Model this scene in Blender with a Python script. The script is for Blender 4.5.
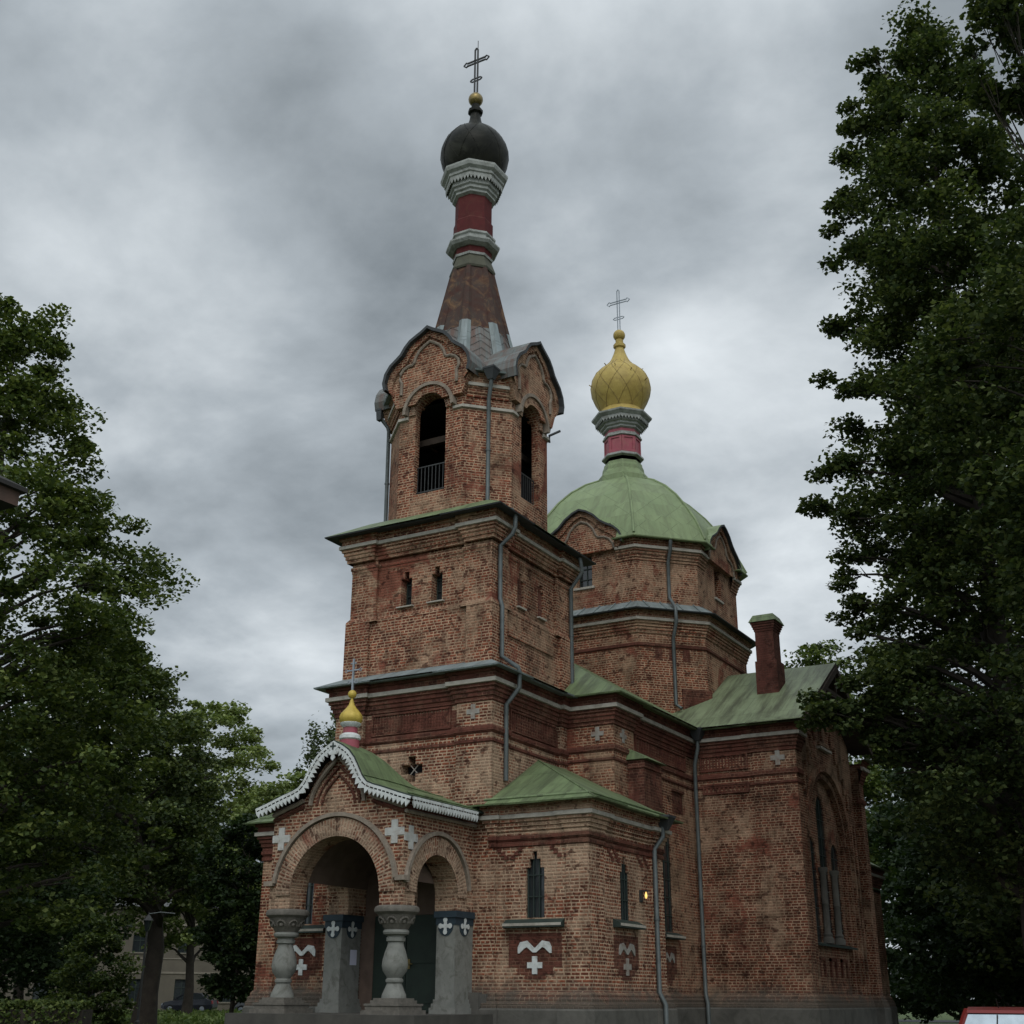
import bpy, math, random
import numpy as np
from math import sin, cos, pi, radians, sqrt, atan2
from mathutils import Vector, Matrix, geometry

random.seed(7)
rng = np.random.default_rng(11)
sc = bpy.context.scene
for o in list(bpy.data.objects):
    bpy.data.objects.remove(o)
COL = sc.collection

# ------------------------------------------------------------------ camera
EYE = Vector((14.229, -24.103, 1.6))
pit, rol, yaw = radians(21.4085), radians(0.3286), radians(-29.6794)
fwv = Vector((cos(pit) * sin(yaw), cos(pit) * cos(yaw), sin(pit)))
rtv = fwv.cross(Vector((0, 0, 1))).normalized()
upv = rtv.cross(fwv)
r2 = cos(rol) * rtv + sin(rol) * upv
u2 = -sin(rol) * rtv + cos(rol) * upv
cam = bpy.data.cameras.new('camera')
cam.sensor_width = 36
cam.lens = 1241.76 / 1024 * 36
cam.clip_start = 0.1
cam.clip_end = 3000
camo = bpy.data.objects.new('camera', cam)
COL.objects.link(camo)
camo.matrix_world = Matrix(((r2.x, u2.x, -fwv.x, EYE.x), (r2.y, u2.y, -fwv.y, EYE.y), (r2.z, u2.z, -fwv.z, EYE.z), (0, 0, 0, 1)))
sc.camera = camo

# ------------------------------------------------------------------ sky, sun, exposure
SUN_EL, SUN_AZ = radians(48), radians(150)      # azimuth clockwise from +Y
world = bpy.data.worlds.new('World')
sc.world = world
world.use_nodes = True
nt = world.node_tree
nt.nodes.clear()
def N(t, typ, **kw):
    n = t.nodes.new(typ)
    for k, v in kw.items():
        if k in n.inputs: n.inputs[k].default_value = v
        else: setattr(n, k, v)
    return n
def L(t, a, b): t.links.new(a, b)
out = N(nt, 'ShaderNodeOutputWorld')
sky = N(nt, 'ShaderNodeTexSky', sky_type='NISHITA', sun_disc=False, sun_elevation=SUN_EL, sun_rotation=SUN_AZ)
bgs = N(nt, 'ShaderNodeBackground', Strength=0.1)
L(nt, sky.outputs[0], bgs.inputs[0])
tc = N(nt, 'ShaderNodeTexCoord')
sep = N(nt, 'ShaderNodeSeparateXYZ')
L(nt, tc.outputs['Generated'], sep.inputs[0])
def math_(t, op, a, b=None, c=None):
    n = t.nodes.new('ShaderNodeMath'); n.operation = op
    for i, x in enumerate((a, b, c)):
        if x is None: continue
        if isinstance(x, (int, float)): n.inputs[i].default_value = x
        else: t.links.new(x, n.inputs[i])
    return n.outputs[0]
zc = math_(nt, 'MAXIMUM', sep.outputs[2], 0.0)
den = math_(nt, 'ADD', zc, 0.22)
cx = math_(nt, 'DIVIDE', sep.outputs[0], den)
cy = math_(nt, 'DIVIDE', sep.outputs[1], den)
comb = N(nt, 'ShaderNodeCombineXYZ')
L(nt, cx, comb.inputs[0]); L(nt, cy, comb.inputs[1])
n1 = N(nt, 'ShaderNodeTexNoise', Scale=2.1, Detail=8.0, Roughness=0.52, Distortion=0.25)
n2 = N(nt, 'ShaderNodeTexNoise', Scale=7.5, Detail=7.0, Roughness=0.58, Distortion=0.1)
mp = N(nt, 'ShaderNodeMapping'); mp.inputs['Location'].default_value = (3.1, 1.7, 0.4)
L(nt, comb.outputs[0], mp.inputs[0]); L(nt, mp.outputs[0], n1.inputs['Vector']); L(nt, mp.outputs[0], n2.inputs['Vector'])
val = math_(nt, 'ADD', math_(nt, 'MULTIPLY_ADD', n1.outputs[0], 1.15, -0.27), math_(nt, 'MULTIPLY', n2.outputs[0], 0.26))
# banks of thicker and thinner cloud, each round a direction of the sky
for az, el, w, amp in [
        (-44.3, 29.5, 5.0, 0.17), (-49.0, 31.5, 6.0, 0.08), (-41.0, 39.0, 5.5, -0.14), (-44.0, 22.5, 5.5, -0.16), (-35.5, 31.0, 4.0, -0.06), (-19.5, 28.5, 4.0, 0.08), (-27.5, 33.0, 4.5, -0.03),
        (-30.5, 20.5, 5.0, -0.08), (-17.0, 43.0, 8.0, 0.15), (-30.0, 44.0, 7.0, 0.10), (-48.0, 16.0, 4.0, 0.03), (-41.0, 15.5, 3.5, 0.10), (-22.0, 21.0, 4.0, -0.04), (-49.0, 42.0, 5.0, 0.05)]:
    a_, e_ = radians(az), radians(el)
    d = (cos(e_) * sin(a_), cos(e_) * cos(a_), sin(e_))
    dp = N(nt, 'ShaderNodeVectorMath', operation='DOT_PRODUCT'); dp.inputs[1].default_value = d
    nrm = N(nt, 'ShaderNodeVectorMath', operation='NORMALIZE')
    L(nt, tc.outputs['Generated'], nrm.inputs[0]); L(nt, nrm.outputs[0], dp.inputs[0])
    k = 1 / (2 * (1 - cos(radians(w))))
    ex = math_(nt, 'MULTIPLY', math_(nt, 'SUBTRACT', dp.outputs['Value'], 1.0), k * 2)
    g = math_(nt, 'EXPONENT', ex)
    val = math_(nt, 'MULTIPLY_ADD', g, amp, val)
rmp = N(nt, 'ShaderNodeValToRGB')
cr = rmp.color_ramp
cr.elements[0].position = 0.18; cr.elements[0].color = (0.222, 0.254, 0.278, 1)
cr.elements[1].position = 0.74; cr.elements[1].color = (0.82, 0.875, 0.91, 1)
e = cr.elements.new(0.42); e.color = (0.43, 0.478, 0.515, 1)
L(nt, val, rmp.inputs[0])
# clouds brightened overhead and behind the camera, towards the sun, to light the building
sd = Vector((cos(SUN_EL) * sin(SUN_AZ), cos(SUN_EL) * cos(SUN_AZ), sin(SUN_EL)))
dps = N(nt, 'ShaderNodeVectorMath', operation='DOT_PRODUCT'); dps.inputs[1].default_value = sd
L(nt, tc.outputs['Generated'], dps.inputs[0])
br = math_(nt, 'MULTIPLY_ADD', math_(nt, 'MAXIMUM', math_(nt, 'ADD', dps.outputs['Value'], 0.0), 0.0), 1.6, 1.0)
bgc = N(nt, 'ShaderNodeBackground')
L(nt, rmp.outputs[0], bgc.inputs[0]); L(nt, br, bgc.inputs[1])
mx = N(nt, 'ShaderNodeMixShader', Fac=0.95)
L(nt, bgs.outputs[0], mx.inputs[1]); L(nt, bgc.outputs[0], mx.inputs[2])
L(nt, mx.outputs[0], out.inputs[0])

sl = bpy.data.lights.new('sun', 'SUN')
sl.energy = 0.85; sl.angle = radians(28); sl.color = (1.0, 0.96, 0.9)
slo = bpy.data.objects.new('sun', sl); COL.objects.link(slo)
slo.rotation_euler = sd.to_track_quat('Z', 'Y').to_euler()
sc.view_settings.view_transform = 'Standard'
sc.view_settings.look = 'None'
sc.view_settings.exposure = 0.0
sc.view_settings.gamma = 1.0
sc.render.engine = 'CYCLES'
try:
    sc.cycles.use_denoising = True
    sc.cycles.max_bounces = 5
    sc.cycles.diffuse_bounces = 3
    sc.cycles.transmission_bounces = 3
except Exception:
    pass

# ------------------------------------------------------------------ materials
MATS = {}
def newmat(name):
    m = bpy.data.materials.new(name); m.use_nodes = True
    t = m.node_tree
    b = t.nodes['Principled BSDF']
    MATS[name] = m
    return m, t, b
def noise(t, scale, detail=3.0, rough=0.55, vec=None, dist=0.0):
    n = N(t, 'ShaderNodeTexNoise', Scale=scale, Detail=detail, Roughness=rough, Distortion=dist)
    if vec is None:
        g = t.nodes.new('ShaderNodeNewGeometry'); vec = g.outputs['Position']
    t.links.new(vec, n.inputs['Vector'])
    return n.outputs[0]
def ramp(t, fac, stops):
    r = t.nodes.new('ShaderNodeValToRGB')
    els = r.color_ramp.elements
    while len(els) < len(stops): els.new(0.5)
    for e, (p, c) in zip(els, stops):
        e.position = p
        e.color = (c, c, c, 1) if isinstance(c, (int, float)) else (*c, 1)
    t.links.new(fac, r.inputs[0])
    return r.outputs[0]
def mix(t, fac, a, b, blend='MIX'):
    n = t.nodes.new('ShaderNodeMix'); n.data_type = 'RGBA'; n.blend_type = blend
    for sock, x in ((n.inputs[0], fac), (n.inputs[6], a), (n.inputs[7], b)):
        if isinstance(x, (int, float)): sock.default_value = x
        elif isinstance(x, tuple): sock.default_value = (*x, 1)
        else: t.links.new(x, sock)
    return n.outputs[2]
def bump(t, b, h, strength, dist):
    n = N(t, 'ShaderNodeBump', Strength=strength, Distance=dist)
    t.links.new(h, n.inputs['Height']); t.links.new(n.outputs[0], b.inputs['Normal'])

def plain(name, c1, c2=None, rough=0.7, metal=0.0, scale=3.0, bmp=0.0, spec=0.3, stain=None, stain_amt=0.5):
    m, t, b = newmat(name)
    c2 = c2 or tuple(x * 0.75 for x in c1)
    f = ramp(t, noise(t, scale, 5.0, 0.6), [(0.3, 0.0), (0.7, 1.0)])
    col = mix(t, f, c1, c2)
    if stain:
        s = ramp(t, noise(t, scale * 0.6 + 0.4, 6.0, 0.7, None, 1.0), [(0.5, 0.0), (0.68, stain_amt)])
        col = mix(t, s, col, stain)
    t.links.new(col, b.inputs['Base Color'])
    b.inputs['Roughness'].default_value = rough
    b.inputs['Metallic'].default_value = metal
    b.inputs['Specular IOR Level'].default_value = spec
    if bmp: bump(t, b, noise(t, scale * 6, 4.0), 0.4, bmp)
    return m

def brickmat(name, dark, lite, mort, msize=0.017, pale=0.5, red=0.5, redcol=(0.20, 0.062, 0.04), bw=0.205, rh=0.071, palec=None, soot=0.5):
    m, t, b = newmat(name)
    uv = t.nodes.new('ShaderNodeUVMap'); uv.uv_map = 'UVMap'
    g = t.nodes.new('ShaderNodeNewGeometry'); P = g.outputs['Position']
    nz = N(t, 'ShaderNodeTexNoise', Scale=5.0, Detail=3.0); L(t, uv.outputs[0], nz.inputs['Vector'])
    off = N(t, 'ShaderNodeVectorMath', operation='MULTIPLY_ADD')
    L(t, nz.outputs['Color'], off.inputs[0]); off.inputs[1].default_value = (0.05, 0.018, 0); L(t, uv.outputs[0], off.inputs[2])
    sv = t.nodes.new('ShaderNodeSeparateXYZ'); L(t, off.outputs[0], sv.inputs[0])
    wn = N(t, 'ShaderNodeTexWhiteNoise', noise_dimensions='1D')
    L(t, math_(t, 'FLOOR', math_(t, 'DIVIDE', sv.outputs[1], rh)), wn.inputs['W'])
    cv = t.nodes.new('ShaderNodeCombineXYZ')
    L(t, math_(t, 'MULTIPLY_ADD', wn.outputs['Value'], bw * 0.8, sv.outputs[0]), cv.inputs[0]); L(t, sv.outputs[1], cv.inputs[1])
    br = N(t, 'ShaderNodeTexBrick', Scale=1.0)
    br.inputs['Mortar Size'].default_value = msize; br.inputs['Mortar Smooth'].default_value = 0.55
    br.inputs['Brick Width'].default_value = bw; br.inputs['Row Height'].default_value = rh
    br.inputs['Bias'].default_value = 0.0
    br.inputs['Color1'].default_value = (*dark, 1); br.inputs['Color2'].default_value = (*lite, 1)
    br.inputs['Mortar'].default_value = (*mort, 1)
    br.offset = 0.5; br.squash = 0.55; br.squash_frequency = 2
    L(t, cv.outputs[0], br.inputs['Vector'])
    # per-brick variation, blackened bricks
    fine = noise(t, 9.0, 4.0, 0.65, P)
    col = mix(t, ramp(t, fine, [(0.35, 0.0), (0.75, 0.6)]), br.outputs['Color'], tuple(x * 0.45 for x in dark))
    # bricks where old lime wash still covers the face
    pn = noise(t, 0.55, 6.0, 0.68, P, 0.6)
    pf = noise(t, 11.0, 3.0, 0.6, P)
    psum = math_(t, 'ADD', math_(t, 'MULTIPLY', pn, 1.0), math_(t, 'MULTIPLY', pf, 0.30))
    pm = ramp(t, psum, [(0.62 - 0.12 * (pale - 0.5), 0.0), (0.74 - 0.12 * (pale - 0.5), 0.72)])
    pc = palec or tuple(0.9 * x for x in mort)
    col = mix(t, pm, col, mix(t, pf, pc, tuple(x * 0.72 for x in pc)))
    # patches that kept red paint
    rn = noise(t, 0.8, 5.0, 0.62, P, 0.8)
    rm = ramp(t, rn, [(0.54 - 0.2 * (red - 0.5), 0.0), (0.62 - 0.2 * (red - 0.5), 0.85)])
    col = mix(t, rm, col, mix(t, br.outputs['Fac'], redcol, tuple(x * 0.8 for x in redcol)))
    # big uneven tone of old masonry
    tn = noise(t, 1.7, 6.0, 0.72, P, 0.4)
    tv = ramp(t, tn, [(0.32, 0.66), (0.5, 0.98), (0.68, 1.2)])
    col = mix(t, 1.0, col, tv, 'MULTIPLY')
    # water streaks running down the face
    sm = N(t, 'ShaderNodeMapping'); sm.inputs['Scale'].default_value = (1.9, 0.16, 1.0); L(t, uv.outputs[0], sm.inputs[0])
    stv = ramp(t, noise(t, 1.5, 5.0, 0.65, sm.outputs[0]), [(0.50, 1.0), (0.66, 0.6)])
    col = mix(t, 0.85, col, stv, 'MULTIPLY')
    # single bricks that are much darker or missing
    bk2 = ramp(t, noise(t, 4.6, 2.0, 0.5, cv.outputs[0]), [(0.60, 0.0), (0.66, 0.75)])
    col = mix(t, bk2, col, tuple(x * 0.45 for x in dark))
    # soot and damp
    sn = noise(t, 1.1, 6.0, 0.7, P, 0.3)
    smk = ramp(t, sn, [(0.50, 0.0), (0.62, soot)])
    col = mix(t, smk, col, mix(t, 1.0, col, (0.34, 0.33, 0.31), 'MULTIPLY'))
    sx = t.nodes.new('ShaderNodeSeparateXYZ'); L(t, P, sx.inputs[0])
    damp = math_(t, 'ADD', math_(t, 'MULTIPLY', math_(t, 'SUBTRACT', 2.0, sx.outputs[2]), 1.0), math_(t, 'MULTIPLY', sn, 1.2))
    dm = ramp(t, damp, [(0.62, 0.0), (1.05, 0.85)])
    col = mix(t, dm, col, (0.085, 0.075, 0.062))
    L(t, col, b.inputs['Base Color'])
    b.inputs['Roughness'].default_value = 0.92
    b.inputs['Specular IOR Level'].default_value = 0.15
    h = math_(t, 'ADD', math_(t, 'MULTIPLY', br.outputs['Fac'], -0.8), math_(t, 'MULTIPLY', fine, 0.8))
    bump(t, b, h, 0.7, 0.02)
    return m

BR_D, BR_L, MO = (0.092, 0.028, 0.018), (0.30, 0.090, 0.047), (0.455, 0.305, 0.20)
M_brick = brickmat('weathered brick', BR_D, BR_L, MO, msize=0.017, pale=0.45, red=0.42)
M_brickp = brickmat('lime washed brick', BR_D, BR_L, (0.49, 0.345, 0.235), msize=0.019, pale=0.65, red=0.15, soot=0.3)
M_brickr = brickmat('red painted brick', (0.085, 0.033, 0.024), (0.175, 0.066, 0.044), (0.225, 0.125, 0.085), msize=0.011, pale=-0.1, red=0.9, redcol=(0.135, 0.049, 0.035))
M_brickt = brickmat('transept brick', (0.09, 0.032, 0.02), (0.225, 0.069, 0.039), (0.40, 0.268, 0.178), msize=0.016, pale=0.3, red=0.28, soot=0.7)
M_arch = brickmat('arch brick', BR_D, BR_L, (0.44, 0.315, 0.22), msize=0.024, pale=0.9, red=0.2)
M_chim = brickmat('chimney brick', (0.085, 0.032, 0.024), (0.13, 0.05, 0.036), (0.12, 0.065, 0.05), msize=0.008, pale=-0.4, red=0.6, redcol=(0.10, 0.037, 0.028))
M_string = plain('pale string course', (0.40, 0.37, 0.32), (0.30, 0.275, 0.235), 0.85, scale=5, stain=(0.12, 0.11, 0.09), bmp=0.006)
M_rim = plain('grey moulding', (0.27, 0.225, 0.18), (0.17, 0.135, 0.105), 0.9, scale=6, stain=(0.1, 0.085, 0.07), bmp=0.006)
M_stone = plain('plinth stone', (0.115, 0.108, 0.095), (0.07, 0.066, 0.058), 0.9, scale=2.2, stain=(0.03, 0.03, 0.025), bmp=0.015)
M_paving = plain('step stone', (0.075, 0.07, 0.06), (0.045, 0.042, 0.037), 0.9, scale=2.5, stain=(0.05, 0.045, 0.04), bmp=0.01)
M_col = plain('grey painted stone', (0.205, 0.205, 0.185), (0.145, 0.147, 0.132), 0.75, scale=5, stain=(0.075, 0.072, 0.058), stain_amt=0.75, bmp=0.008)
M_colcap = plain('weathered capital stone', (0.15, 0.135, 0.115), (0.09, 0.082, 0.07), 0.9, scale=8, stain=(0.07, 0.065, 0.055), bmp=0.01)
M_blue = plain('dark blue paint', (0.026, 0.042, 0.055), (0.018, 0.03, 0.039), 0.6, scale=4)
M_white = plain('white paint', (0.58, 0.60, 0.59), (0.43, 0.445, 0.43), 0.75, scale=7, stain=(0.22, 0.20, 0.17), stain_amt=0.6)
M_wash = plain('worn white cross', (0.30, 0.29, 0.265), (0.20, 0.18, 0.155), 0.9, scale=7, stain=(0.2, 0.12, 0.085), stain_amt=0.8)
M_wash2 = plain('weathered white porch cross', (0.46, 0.46, 0.44), (0.33, 0.325, 0.30), 0.9, scale=7, stain=(0.22, 0.16, 0.12), stain_amt=0.6)
M_ltrim = plain('grey white trim', (0.34, 0.35, 0.33), (0.22, 0.228, 0.213), 0.75, scale=6, spec=0.15, stain=(0.12, 0.118, 0.10), stain_amt=0.7)
M_olive = plain('olive trim', (0.075, 0.075, 0.05), (0.05, 0.05, 0.034), 0.7, scale=6)
M_maroon = plain('faded maroon paint', (0.095, 0.021, 0.021), (0.07, 0.017, 0.017), 0.75, scale=5, spec=0.12, stain=(0.10, 0.042, 0.03))
M_pink = plain('rose painted metal', (0.33, 0.075, 0.10), (0.25, 0.062, 0.078), 0.5, scale=5, stain=(0.3, 0.14, 0.11))
M_dark = plain('opening shade black', (0.012, 0.013, 0.014), (0.008, 0.008, 0.009), 0.95)  # near-black: the shade inside openings is put into the colour
M_door = plain('dark green door paint', (0.022, 0.036, 0.026), (0.014, 0.022, 0.017), 0.6)
M_timber = plain('dark weathered timber', (0.075, 0.055, 0.042), (0.04, 0.03, 0.024), 0.9, scale=5, bmp=0.006)
M_frame = plain('dark green window frame', (0.03, 0.045, 0.038), (0.02, 0.028, 0.025), 0.6)
M_iron = plain('dark iron', (0.055, 0.056, 0.055), (0.035, 0.035, 0.035), 0.5, metal=0.3, scale=9)
M_pipe = plain('galvanised pipe', (0.115, 0.13, 0.13), (0.075, 0.087, 0.087), 0.55, metal=0.25, scale=4, stain=(0.08, 0.08, 0.075))
M_gutter = plain('dark gutter metal', (0.045, 0.05, 0.052), (0.03, 0.032, 0.034), 0.6)
M_gold = plain('ochre gilded metal', (0.42, 0.315, 0.085), (0.33, 0.235, 0.06), 0.55, metal=0.0, scale=4, stain=(0.19, 0.12, 0.04))
M_brass = plain('tarnished brass', (0.25, 0.185, 0.07), (0.15, 0.115, 0.05), 0.35, metal=0.6, scale=8)
M_zinc = plain('silvered cross', (0.30, 0.33, 0.36), (0.20, 0.22, 0.24), 0.4, metal=0.4, scale=9)
M_soffit = plain('soffit render', (0.16, 0.11, 0.085), (0.1, 0.07, 0.055), 0.9, scale=3)
M_paper = plain('notice paper', (0.55, 0.55, 0.66), (0.5, 0.5, 0.6), 0.8)
def sheetmat(name, c1, c2, rust=None, seams=0.55, diag=False, rough=0.55):
    m, t, b = newmat(name)
    g = t.nodes.new('ShaderNodeNewGeometry'); P = g.outputs['Position']
    f = ramp(t, noise(t, 1.3, 6.0, 0.65, P, 0.5), [(0.3, 0.0), (0.7, 1.0)])
    col = mix(t, f, c1, c2)
    uv = t.nodes.new('ShaderNodeUVMap'); uv.uv_map = 'UVMap'
    mpn = t.nodes.new('ShaderNodeMapping')
    if diag: mpn.inputs['Rotation'].default_value = (0, 0, radians(45))
    L(t, uv.outputs[0], mpn.inputs[0])
    bk = N(t, 'ShaderNodeTexBrick', Scale=1.0)
    bk.inputs['Brick Width'].default_value = 0.75 if diag else seams
    bk.inputs['Row Height'].default_value = 0.75 if diag else 1.35
    bk.inputs['Mortar Size'].default_value = 0.010; bk.inputs['Mortar Smooth'].default_value = 0.6
    bk.offset = 0.0 if diag else 0.5
    bk.inputs['Color1'].default_value = (1, 1, 1, 1); bk.inputs['Color2'].default_value = (0.86, 0.88, 0.85, 1); bk.inputs['Mortar'].default_value = (0.42, 0.42, 0.42, 1)
    L(t, mpn.outputs[0], bk.inputs['Vector'])
    col = mix(t, 0.85, col, bk.outputs['Color'], 'MULTIPLY')
    # streaks that run down the slope
    st = N(t, 'ShaderNodeMapping'); st.inputs['Scale'].default_value = (2.0, 0.22, 1.0)
    L(t, uv.outputs[0], st.inputs[0])
    sn = noise(t, 1.6, 5.0, 0.7, st.outputs[0])
    col = mix(t, ramp(t, sn, [(0.44, 0.0), (0.64, 0.85)]), col, rust or tuple(x * 0.35 for x in c2))
    L(t, col, b.inputs['Base Color'])
    b.inputs['Roughness'].default_value = rough
    b.inputs['Specular IOR Level'].default_value = 0.3
    bump(t, b, math_(t, 'ADD', math_(t, 'MULTIPLY', bk.outputs['Fac'], 0.7), math_(t, 'MULTIPLY', f, 0.5)), 0.45, 0.02)
    return m
M_green = sheetmat('green painted roof metal', (0.165, 0.215, 0.105), (0.115, 0.155, 0.075), (0.055, 0.065, 0.035))
M_greent = sheetmat('faded green roof metal', (0.20, 0.24, 0.14), (0.145, 0.175, 0.098), (0.055, 0.058, 0.034))
M_dome = sheetmat('pale green dome metal', (0.215, 0.275, 0.135), (0.175, 0.23, 0.112), (0.13, 0.16, 0.08), diag=True)
M_zroof = sheetmat('grey zinc roof', (0.235, 0.27, 0.275), (0.165, 0.195, 0.2), (0.10, 0.115, 0.11))
M_spire = sheetmat('spire zinc sheets', (0.16, 0.18, 0.178), (0.095, 0.105, 0.10), (0.105, 0.052, 0.036), seams=0.3)
M_rust = plain('rusted spire sheet', (0.062, 0.030, 0.024), (0.06, 0.05, 0.044), 0.9, spec=0.1, scale=3.5, stain=(0.17, 0.10, 0.055), stain_amt=0.8)
M_onion = plain('blackened onion sheet', (0.022, 0.022, 0.017), (0.008, 0.0085, 0.0075), 0.42, scale=1.6, spec=0.07, stain=(0.055, 0.055, 0.043), stain_amt=0.5)

def glassmat():
    m, t, b = newmat('dark window glass')
    b.inputs['Base Color'].default_value = (0.02, 0.025, 0.027, 1)
    b.inputs['Roughness'].default_value = 0.12
    bump(t, b, noise(t, 3.0, 2.0), 0.15, 0.02)
    return m
M_glass = glassmat()
def emitmat(name, col, s):
    m, t, b = newmat(name)
    b.inputs['Base Color'].default_value = (*col, 1)
    b.inputs['Emission Color'].default_value = (*col, 1)
    b.inputs['Emission Strength'].default_value = s
    return m
M_lit = emitmat('lit lamp bulb', (1.0, 0.62, 0.18), 1.1)

def leafmat(name, dark, mid, lite):
    m, t, b = newmat(name)
    g = t.nodes.new('ShaderNodeNewGeometry')
    nn = noise(t, 0.45, 3.0, 0.6, g.outputs['Position'])
    f = math_(t, 'ADD', math_(t, 'MULTIPLY', g.outputs['Random Per Island'], 0.55), math_(t, 'MULTIPLY', nn, 0.55))
    col = ramp(t, f, [(0.2, dark), (0.55, mid), (0.9, lite)])
    L(t, col, b.inputs['Base Color'])
    b.inputs['Roughness'].default_value = 0.6
    b.inputs['Specular IOR Level'].default_value = 0.2
    tr = t.nodes.new('ShaderNodeBsdfTranslucent')
    L(t, mix(t, 1.0, col, (1.1, 1.15, 0.6), 'MULTIPLY'), tr.inputs[0])
    mxs = N(t, 'ShaderNodeMixShader', Fac=0.3)
    L(t, b.outputs[0], mxs.inputs[1]); L(t, tr.outputs[0], mxs.inputs[2])
    L(t, mxs.outputs[0], t.nodes['Material Output'].inputs[0])
    return m
M_leafA = leafmat('maple leaves', (0.016, 0.027, 0.010), (0.042, 0.064, 0.021), (0.145, 0.17, 0.06))
M_leafB = leafmat('oak leaves', (0.026, 0.042, 0.013), (0.062, 0.092, 0.025), (0.17, 0.20, 0.055))
M_leafC = leafmat('ash leaves', (0.075, 0.11, 0.035), (0.16, 0.205, 0.07), (0.28, 0.315, 0.12))
M_leafD = leafmat('birch leaves', (0.03, 0.042, 0.02), (0.06, 0.08, 0.036), (0.11, 0.14, 0.06))
M_leafE = leafmat('deep shade leaves', (0.010, 0.020, 0.009), (0.022, 0.040, 0.015), (0.05, 0.078, 0.025))  # darker leaf colour that carries the shade of low and distant crowns
M_weed = leafmat('weed leaves', (0.05, 0.085, 0.02), (0.11, 0.16, 0.045), (0.22, 0.26, 0.10))
M_bark = plain('tree bark', (0.055, 0.045, 0.036), (0.028, 0.023, 0.019), 0.95, scale=3, bmp=0.03)

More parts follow.
